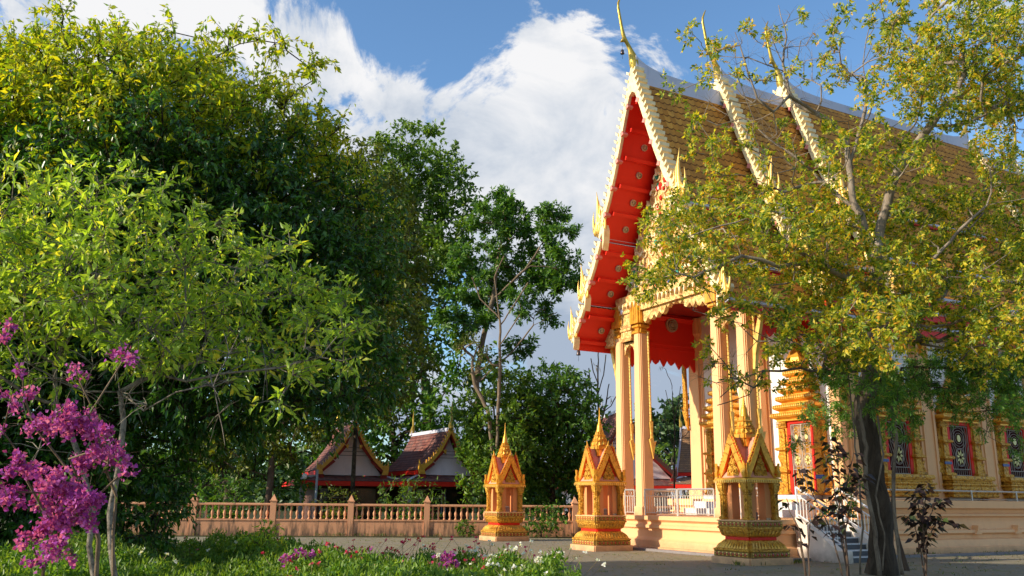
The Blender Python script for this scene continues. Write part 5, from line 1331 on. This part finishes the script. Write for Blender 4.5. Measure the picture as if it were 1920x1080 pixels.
# R: tree on the right
Q = lambda x, y, Y=19.9: at(x, y, Y)
b = g0(1655, 1076, 19.9)
tw_ = [(1310, 425, 59, 0.84), (1245, 455, 50, 1.0), (1215, 505, 34, 1), (1270, 510, 42, 0.8), (1330, 360, 40, 0.7), (1400, 380, 57, 0.76), (1385, 470, 57, 0.84), (1460, 430, 59, 0.84), (1340, 560, 40, 0.6), (1420, 570, 44, 0.7), (1530, 420, 66, 0.84), (1500, 510, 63, 0.84), (1610, 400, 61, 0.84), (1580, 490, 68, 0.92), (1690, 430, 70, 0.92), (1670, 530, 76, 1.0), (1780, 400, 59, 0.76), (1770, 500, 72, 0.92), (1860, 430, 57, 0.76), (1870, 540, 72, 0.84), (1950, 480, 86, 0.84), (1900, 340, 57, 0.68), (1850, 290, 50, 0.81), (1740, 130, 65, 1.1), (1690, 90, 52, 1.08), (1790, 80, 60, 1.08), (1850, 110, 62, 1.1), (1880, 180, 62, 1.1), (1640, 60, 35, 0.94), (1680, 20, 45, 1.08), (1740, 170, 50, 1.08), (1820, 30, 50, 1.08), (1910, 60, 62, 1.08), (1760, 230, 50, 0.68), (1500, 600, 46, 0.77), (1460, 650, 34, 0.59), (1560, 590, 57, 0.84), (1640, 620, 66, 0.94), (1730, 600, 66, 0.94), (1810, 620, 64, 0.85), (1900, 640, 66, 0.85), (1345, 105, 28, 0.94), (1405, 65, 28, 0.81), (1380, 160, 25, 0.68), (1310, 60, 18, 1.08), (1300, 150, 15, 0.81), (1335, 290, 35, 0.81), (1300, 240, 20, 0.68), (1440, 300, 30, 0.6), (1500, 330, 34, 0.7), (1260, 180, 15, 0.94), (1365, 700, 34, 0.68), (1420, 715, 20, 0.51), (1330, 650, 14, 0.51), (1560, 100, 25, 0.68), (1480, 150, 20, 0.68), (1600, 150, 30, 0.68), (1640, 300, 40, 0.6), (1560, 330, 30, 0.6), (1700, 320, 40, 0.7), (1440, 60, 26, 0.8), (1500, 40, 26, 0.7), (1560, 150, 26, 0.6), (1430, 150, 20, 0.6), (1600, 230, 30, 0.6), (1480, 240, 26, 0.6), (1570, 30, 24, 0.7), (1660, 170, 36, 0.7), (1840, 180, 50, 0.9), (1930, 200, 60, 0.9), (1880, 10, 50, 0.8), (1770, 10, 40, 0.8), (1390, 270, 30, 0.7), (1540, 270, 30, 0.6), (1640, 740, 40, 0.8), (1500, 720, 30, 0.7), (1580, 650, 50, 0.8), (1500, 280, 34, 0.7), (1600, 290, 36, 0.7), (1680, 260, 34, 0.6), (1420, 380, 40, 0.7), (1760, 300, 40, 0.7), (1350, 330, 34, 0.7), (1560, 220, 24, 0.5), (1230, 525, 38, 1), (1275, 480, 46, 1), (1200, 545, 18, .9), (1262, 405, 44, .9), (1490, 640, 36, 1), (1530, 680, 30, .9), (1320, 500, 40, .8), (1225, 430, 30, .9)]
yel = lambda P, rg: rg.random(len(P)) < 0.0
tree('autumn_tinted_tree', 'big wide tree with yellowing leaves and bare forked branches before the temple side', 'tree',
     [[b, Q(1650, 960), Q(1632, 850), Q(1622, 760), Q(1640, 690), Q(1655, 600), Q(1640, 480), Q(1600, 380), Q(1592, 310)],
      [Q(1592, 310), Q(1588, 262), Q(1560, 230), Q(1530, 212), Q(1495, 198), Q(1478, 170), Q(1468, 120), Q(1475, 70), Q(1460, 10)], [Q(1530, 212), Q(1480, 180, 19.4), Q(1450, 210, 19.2), Q(1420, 185, 19.1), Q(1395, 110, 19), Q(1378, 60, 19)],
      [Q(1592, 300), Q(1610, 250), Q(1625, 190, 20.1), Q(1618, 120, 20.2), Q(1630, 50, 20.2)], [Q(1640, 480), Q(1670, 350, 20), Q(1700, 290, 19.8), Q(1745, 235, 19.6), Q(1790, 180, 19.5), Q(1808, 140, 19.5), Q(1805, 90, 19.4)],
      [Q(1745, 235, 19.6), Q(1800, 235, 19.4), Q(1850, 215, 19.3), Q(1900, 160, 19.2)], [Q(1655, 600), Q(1600, 530, 19.4), Q(1530, 490, 19), Q(1470, 450, 18.7), Q(1400, 410, 18.4), Q(1330, 430, 18.2)],
      [Q(1530, 490, 19), Q(1460, 500, 18.6), Q(1390, 480, 18.4), Q(1300, 520, 18.2), Q(1250, 500, 18)], [Q(1640, 690), Q(1560, 700, 19), Q(1500, 690, 18.6), Q(1430, 695, 18.4), Q(1390, 710, 18.2), Q(1350, 745, 18)], [Q(1430, 695, 18.4), Q(1405, 740, 18), Q(1345, 760, 17.8)],
      [Q(1655, 590), Q(1740, 500, 19.6), Q(1800, 430, 19.2), Q(1850, 385, 19), Q(1930, 370, 18.8)], [Q(1600, 400), Q(1540, 340, 20.4), Q(1500, 300, 20.7), Q(1440, 260, 21), Q(1400, 220, 21), Q(1345, 235, 21), Q(1300, 215, 21)],
      [Q(1650, 640), Q(1760, 640, 20.6), Q(1850, 600, 21), Q(1930, 590, 21.2)], [Q(1540, 340, 20.4), Q(1470, 360, 20.6), Q(1400, 330, 20.8)]],
     [(at(x, y, 19.6 + rgv.uniform(-1.9, 1.9)), (r / CF * 20, r / CF * 20 * 1.25, r / CF * 20 * .92), d) for x, y, r, d in tw_],
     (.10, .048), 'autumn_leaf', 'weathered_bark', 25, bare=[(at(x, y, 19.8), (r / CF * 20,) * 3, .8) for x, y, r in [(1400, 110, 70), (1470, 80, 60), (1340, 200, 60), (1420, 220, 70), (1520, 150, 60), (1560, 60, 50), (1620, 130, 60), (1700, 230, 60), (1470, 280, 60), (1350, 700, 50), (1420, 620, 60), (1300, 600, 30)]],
     spacing=.34, twigs=6, per=4, tw=.42, r0=.225, rmin=.007, pin=2, shell=.9, droop=.3, wob=.17, up=.15, twr=.004, expo=.52, over=2.0)
# feathery dark green tree behind it, low over the windows
b = g0(1700, 1062, 21.2)
tree('feathery_tree', 'dark green feathery-leaved tree drooping low over the temple windows on the right', 'tree',
     [[b, Q(1672, 960, 21.2), Q(1680, 840, 21.2), Q(1672, 760, 21.2), Q(1690, 690, 21.2)], [Q(1690, 700, 21.2), Q(1780, 690, 21), Q(1880, 700, 21)]],
     [(at(x, y, 20.9 + rgv.uniform(-.9, .9)), (r / CF * 21, r / CF * 21 * 1.2, r / CF * 21 * .8), d) for x, y, r, d in [(1640, 740, 34, 1), (1690, 720, 44, 1), (1760, 700, 50, 1), (1830, 700, 54, 1), (1900, 710, 56, 1), (1870, 760, 36, .9), (1800, 750, 36, .8), (1700, 775, 24, .8), (1590, 740, 28, .9), (1560, 710, 30, .8), (1850, 800, 22, .7), (1910, 780, 26, .8), (1540, 790, 16, .7), (1500, 820, 10, .8), (1700, 820, 14, .7), (1950, 650, 60, 1), (1560, 850, 22, .8), (1915, 850, 18, .9), (1590, 800, 26, .9), (1600, 900, 22, .7), (1550, 760, 30, .9), (1640, 800, 22, .8), (1580, 950, 18, .6), (1500, 790, 16, .6)]] + [(at(x, y, 19.0), (r / CF * 19,) * 3, d) for x, y, r, d in [(1640, 715, 40, 1), (1600, 690, 40, 1), (1685, 755, 28, .9), (1560, 690, 30, .8), (1655, 770, 16, .8)]],
     (.085, .026), 'feather_leaf', 'brown_bark', 26, spacing=.27, twigs=6, per=4, tw=.36, r0=.045, rmin=.006, pin=4, shell=.85, droop=.7, wob=.15, over=1.5)
# climbing stems on the trunk
rr = empty('climbing_vine', g0(1640, 1078, 19.6), 0, 'pale climbing vine stems twining up the dark trunk on the right', 'vine')
o0 = np.array(rr.location)
for k, pts in enumerate([[(1650, 1080), (1640, 1000), (1622, 900), (1624, 840), (1612, 780), (1610, 740)], [(1690, 1078), (1680, 1000), (1675, 900), (1680, 820), (1672, 760)], [(1612, 1078), (1616, 960), (1606, 860), (1598, 770), (1590, 700)], [(1630, 720), (1640, 690), (1625, 650), (1638, 620), (1628, 590)], [(1645, 780), (1655, 850), (1640, 930), (1660, 1000), (1655, 1070)]]):
    P_ = [at(x, y, 19.25 + .1 * (k % 2) + .05 * math.sin(i)) for i, (x, y) in enumerate(pts)]; P_[0][2] = max(0, P_[0][2]); fine = []
    for a, c in zip(P_[:-1], P_[1:]):
        for j in range(4): fine.append(a + (c - a) * j / 4 + rgv.normal(0, .012, 3))
    fine.append(P_[-1])
    MB().tube([p - o0 for p in fine], [(.05, .04, .022, .02, .022)[k] * (1 - .3 * i / len(fine)) for i in range(len(fine))], 7).build('stem', 'stem_bark', rr, True)
# small dark-leaved saplings in front
def sapling(lab, x, Y, stems, seed, n=26, leaf=(.165, .10)):
    rg = np.random.default_rng(seed); b = g0(x, 1000, Y); root = empty('dark_leaved_sapling', b, 0, lab, 'sapling', 'dark-leaved saplings under the right tree')
    m = MB(); P, A = [], []
    for st in stems:
        pts = [b.copy()] + [at(px, py, Y + rg.uniform(-.15, .15)) for px, py in st]; fine = []
        for a, c in zip(pts[:-1], pts[1:]):
            for j in range(5): fine.append(a + (c - a) * j / 5 + rg.normal(0, .008, 3))
        fine.append(pts[-1]); m.tube([p - b for p in fine], [.014 * (1 - .6 * i / len(fine)) for i in range(len(fine))], 5)
        for i in range(len(fine) // 3, len(fine)):
            for s in range(4):
                d = unit(np.array([rg.normal(), rg.normal(), .1])); P.append(fine[i] + d * .05); A.append(d - np.array([0, 0, .6]))
    m.build('stem', 'brown_bark', root)
    P, A = np.array(P), np.array(A); k = rg.choice(len(P), min(n, len(P)), False); P, A = P[k], A[k]
    v, f = leaf_geo(P, A, rdir(rg, len(P)) * .7 + [0, 0, 1], leaf[0] * rg.uniform(.7, 1.2, len(P)), leaf[1] * rg.uniform(.8, 1.1, len(P)), .15)
    np_mesh('leaves', v - b, f, 'purple_leaf', root); return root
sapling('tall dark-leaved sapling standing before the stair railings', 1585, 14.2, [[(1580, 980), (1560, 900), (1545, 850)], [(1570, 960), (1590, 900), (1600, 850)], [(1560, 1000), (1520, 920), (1500, 880)], [(1585, 990), (1600, 930), (1620, 890)], [(1580, 950), (1570, 860), (1555, 820)]], 51, 180)
sapling('shorter dark-leaved sapling right of the big trunk, before the hall plinth', 1728, 14.6, [[(1728, 1010), (1722, 950), (1715, 920)], [(1735, 1000), (1750, 950), (1765, 935)], [(1735, 1020), (1760, 970), (1790, 985)], [(1728, 980), (1735, 920), (1740, 905)], [(1725, 1030), (1715, 980), (1700, 968)]], 52, 170)
sapling('low broad-leaved green sapling beside the shrine nearest the stair', 1510, 14.0, [[(1500, 1000), (1480, 950), (1475, 935)], [(1515, 1010), (1520, 980), (1530, 965)], [(1500, 1020), (1490, 990), (1478, 985)]], 53, 24)

# ------------------------------------------------------------------ flower bed
def bed():
    rg = np.random.default_rng(77)
    # soil under it
    out = [(-22, 18.8), (-9, 19.2), (-5, 19.0), (-2.2, 17.6), (-.4, 15.8), (.7, 14.2), (1.0, 12.6), (.2, 10.5), (-2, 9), (-22, 8)]
    structure(MB().add([(x, y, .004) for x, y in out], [list(range(len(out)))[::-1]]), 'flower_bed_soil', 'soil')
    P = []
    xs, ys = np.array([p[0] for p in out]), np.array([p[1] for p in out])
    def inside(x, y):
        c = np.zeros(len(x), bool); j = len(xs) - 1
        for i in range(len(xs)):
            c ^= ((ys[i] > y) != (ys[j] > y)) & (x < (xs[j] - xs[i]) * (y - ys[i]) / (ys[j] - ys[i] + 1e-9) + xs[i]); j = i
        return c
    x = rg.uniform(-13, 1.1, 230000); y = rg.uniform(10.2, 19.4, 230000); k = inside(x, y); x, y = x[k], y[k]
    H_ = .42 + .16 * np.sin(x * 1.7 + y * .9) + .10 * np.sin(x * 4.1 - y * 3.3) + .07 * np.sin(x * 9 + y * 7) + np.clip((-4.5 - x) * .09, 0, .35)
    z = H_ * (1 - rg.random(len(x)) ** 2.2 * .55)
    P = np.stack([x, y, z], 1)
    v, f = leaf_geo(P, rdir(rg, len(P)) + [0, 0, .5], unit(rdir(rg, len(P)) * .8 + [0, 0, .9]), rg.uniform(.05, .10, len(P)), rg.uniform(.03, .05, len(P)))
    o = np_mesh('bedding_foliage', v, f, 'bedding_leaf'); o['kind'] = 'stuff'; o['label'] = 'low green bedding foliage filling the flower bed'
    k = (rg.random(len(x)) < .04) & (x > -2); Pq = P[k]; Pq[:, 2] += .05
    # dry straw-coloured stalks and fresh tips
    v, f = leaf_geo(P[::9] + [0, 0, .07], rdir(rg, len(P[::9])) * .6 + [0, 0, 1], rdir(rg, len(P[::9])), .09, .03)
    o = np_mesh('fresh_shoots', v, f, 'lime_leaf'); o['kind'] = 'stuff'; o['label'] = 'bright green shoot tips over the flower bed'
    def hgt(x, y): return .42 + .16 * math.sin(x * 1.7 + y * .9) + .10 * math.sin(x * 4.1 - y * 3.3) + .07 * math.sin(x * 9 + y * 7) + max(0, min(.35, (-4.5 - x) * .09))
    spots = [(940, 1055, 'white_petal', 15, 'white flowering plant at the right end of the flower bed, nearest the court'), (1000, 1072, 'white_petal', 11, 'white flowering plant lowest at the right tip of the flower bed'), (805, 1066, 'white_petal', 14, 'small white flowering plant in the middle of the flower bed'),
             (655, 1030, 'pink_petal', 16, 'crimson flowering plant at the back edge of the flower bed below the balustrade'), (760, 1053, 'pink_petal', 14, 'crimson flowering plant in the middle of the flower bed'), (880, 1048, 'pink_petal', 14, 'crimson flowering plant in front of the leftmost shrine'), (712, 1024, 'red_petal', 8, 'few red blooms on the back rim of the flower bed'),
             (605, 1062, 'pink_petal', 7, 'few crimson blooms left of the middle of the flower bed'), (557, 1068, 'magenta_bract', 60, 'bright purple bloom cluster at the bottom edge of the flower bed'), (838, 1072, 'magenta_bract', 22, 'pale purple flowering plant at the bottom edge below the shrines'), (430, 1052, 'white_petal', 3, 'white blossom among dark leaves in the shaded bed'),
             (690, 1052, 'pink_petal', 8, 'scattered crimson blooms left of centre in the lit part of the flower bed'), (730, 1072, 'magenta_bract', 5, 'few purple blooms at the bottom edge left of the white plants'), (850, 1035, 'white_petal', 5, 'few white blooms on the back rim of the bed before the leftmost shrine'), (960, 1040, 'pink_petal', 6, 'crimson blooms at the back right rim of the flower bed'), (230, 1052, 'white_petal', 4, 'white blossoms beside the pale trunk in the shaded bed'), (925, 1075, 'white_petal', 11, 'low white flowering plant at the very bottom edge of the picture'), (320, 1043, 'red_petal', 2, 'single red bloom in the shaded left part of the bed')]
    for i, (px, py, mt, n, lab) in enumerate(spots):
        Yd = 13.5
        for _ in range(12):               # walk along the sight line until it meets the foliage
            p = at(px, py, Yd); h = hgt(p[0], p[1]); Yd *= 1 + (p[2] - h) * .35
            Yd = min(19, max(10.3, Yd))
        p = at(px, py, Yd); h = hgt(p[0], p[1]); b = np.array([p[0], p[1], 0])
        root = empty('flowering_plant', b, 0, lab, 'flower', 'flowering plants in the bed')
        wide = .10 if mt == 'magenta_bract' else .5
        m = MB(); Pt, At, Sz = [], [], []
        for j in range(int(n * (2.4 if mt == 'white_petal' and n > 10 else 2.2))):
            q = np.array([rg.normal(0, wide), rg.normal(0, wide * .8), 0]); zz = hgt(b[0] + q[0], b[1] + q[1]) + rg.uniform(.05, .16) + (rg.uniform(0, .14) if wide < .2 else 0)
            m.tube([(q[0] * .4, q[1] * .4, 0), (q[0], q[1], zz)], .004, 3)
            for a in range(5):
                t = a * 1.257 + rg.random(); Pt.append((q[0], q[1], zz)); At.append((math.cos(t) + rg.normal(0, .4), math.sin(t) - .5, .35 + rg.normal(0, .6))); Sz.append(.048)
        m.build('stem', 'straw', root)
        v, f = leaf_geo(np.array(Pt), np.array(At), np.array([(0, -.5, .8)] * len(Pt)) + rg.normal(0, .5, (len(Pt), 3)), np.array(Sz), np.array(Sz) * .95, .1)
        np_mesh('blossom', v, f, mt, root)
bed()
# weeds and fallen leaves on the court
rg = np.random.default_rng(9); n = 5200
x = rg.uniform(-12, 22, n); y = rg.uniform(19, 38, n); P = np.stack([x, y, np.full(n, .012)], 1)
v, f = leaf_geo(P, np.stack([rg.normal(0, 1, n), rg.normal(0, 1, n), rg.normal(0, .1, n)], 1), np.tile([0, 0, 1.], (n, 1)) + rg.normal(0, .15, (n, 3)), rg.uniform(.04, .10, n), rg.uniform(.02, .05, n), .1)
o = np_mesh('fallen_leaves', v, f, 'straw'); o['kind'] = 'stuff'; o['label'] = 'scattered dry leaves on the paved court'
Pw = []
def tuft(c, n, r, h):
    Pw.append((np.array(c) + np.stack([rg.normal(0, r, n), rg.normal(0, r, n), np.zeros(n)], 1), h))
for k in range(70):
    t = rg.uniform(0, BL); q = BA + BD * t; tuft((q[0], q[1] - .18, 0), 14, .12, .14)
for k in range(60): u = rg.uniform(5.3, 22); q = hw(u, VC - 4.6 - abs(rg.normal(0, .06))); tuft(q, 12, .1, .12)
for k in range(14): q = hw(rg.uniform(-.4, 1.6), .70 - .82 + rg.normal(0, .05)); tuft(q, 14, .07, .13)
for k in range(160): tuft((rg.uniform(-8, 18), rg.uniform(20, 34), 0), 8, .1, .05)
A_ = np.concatenate([a for a, h in Pw]); Hh = np.concatenate([np.full(len(a), h) for a, h in Pw])
v, f = leaf_geo(A_, rdir(rg, len(A_)) * .5 + [0, 0, 1], rdir(rg, len(A_)), Hh * rg.uniform(.5, 1.3, len(A_)), .02, .1)
o = np_mesh('weeds', v, f, 'olive_leaf'); o['kind'] = 'stuff'; o['label'] = 'small weeds along walls and cracks of the court'
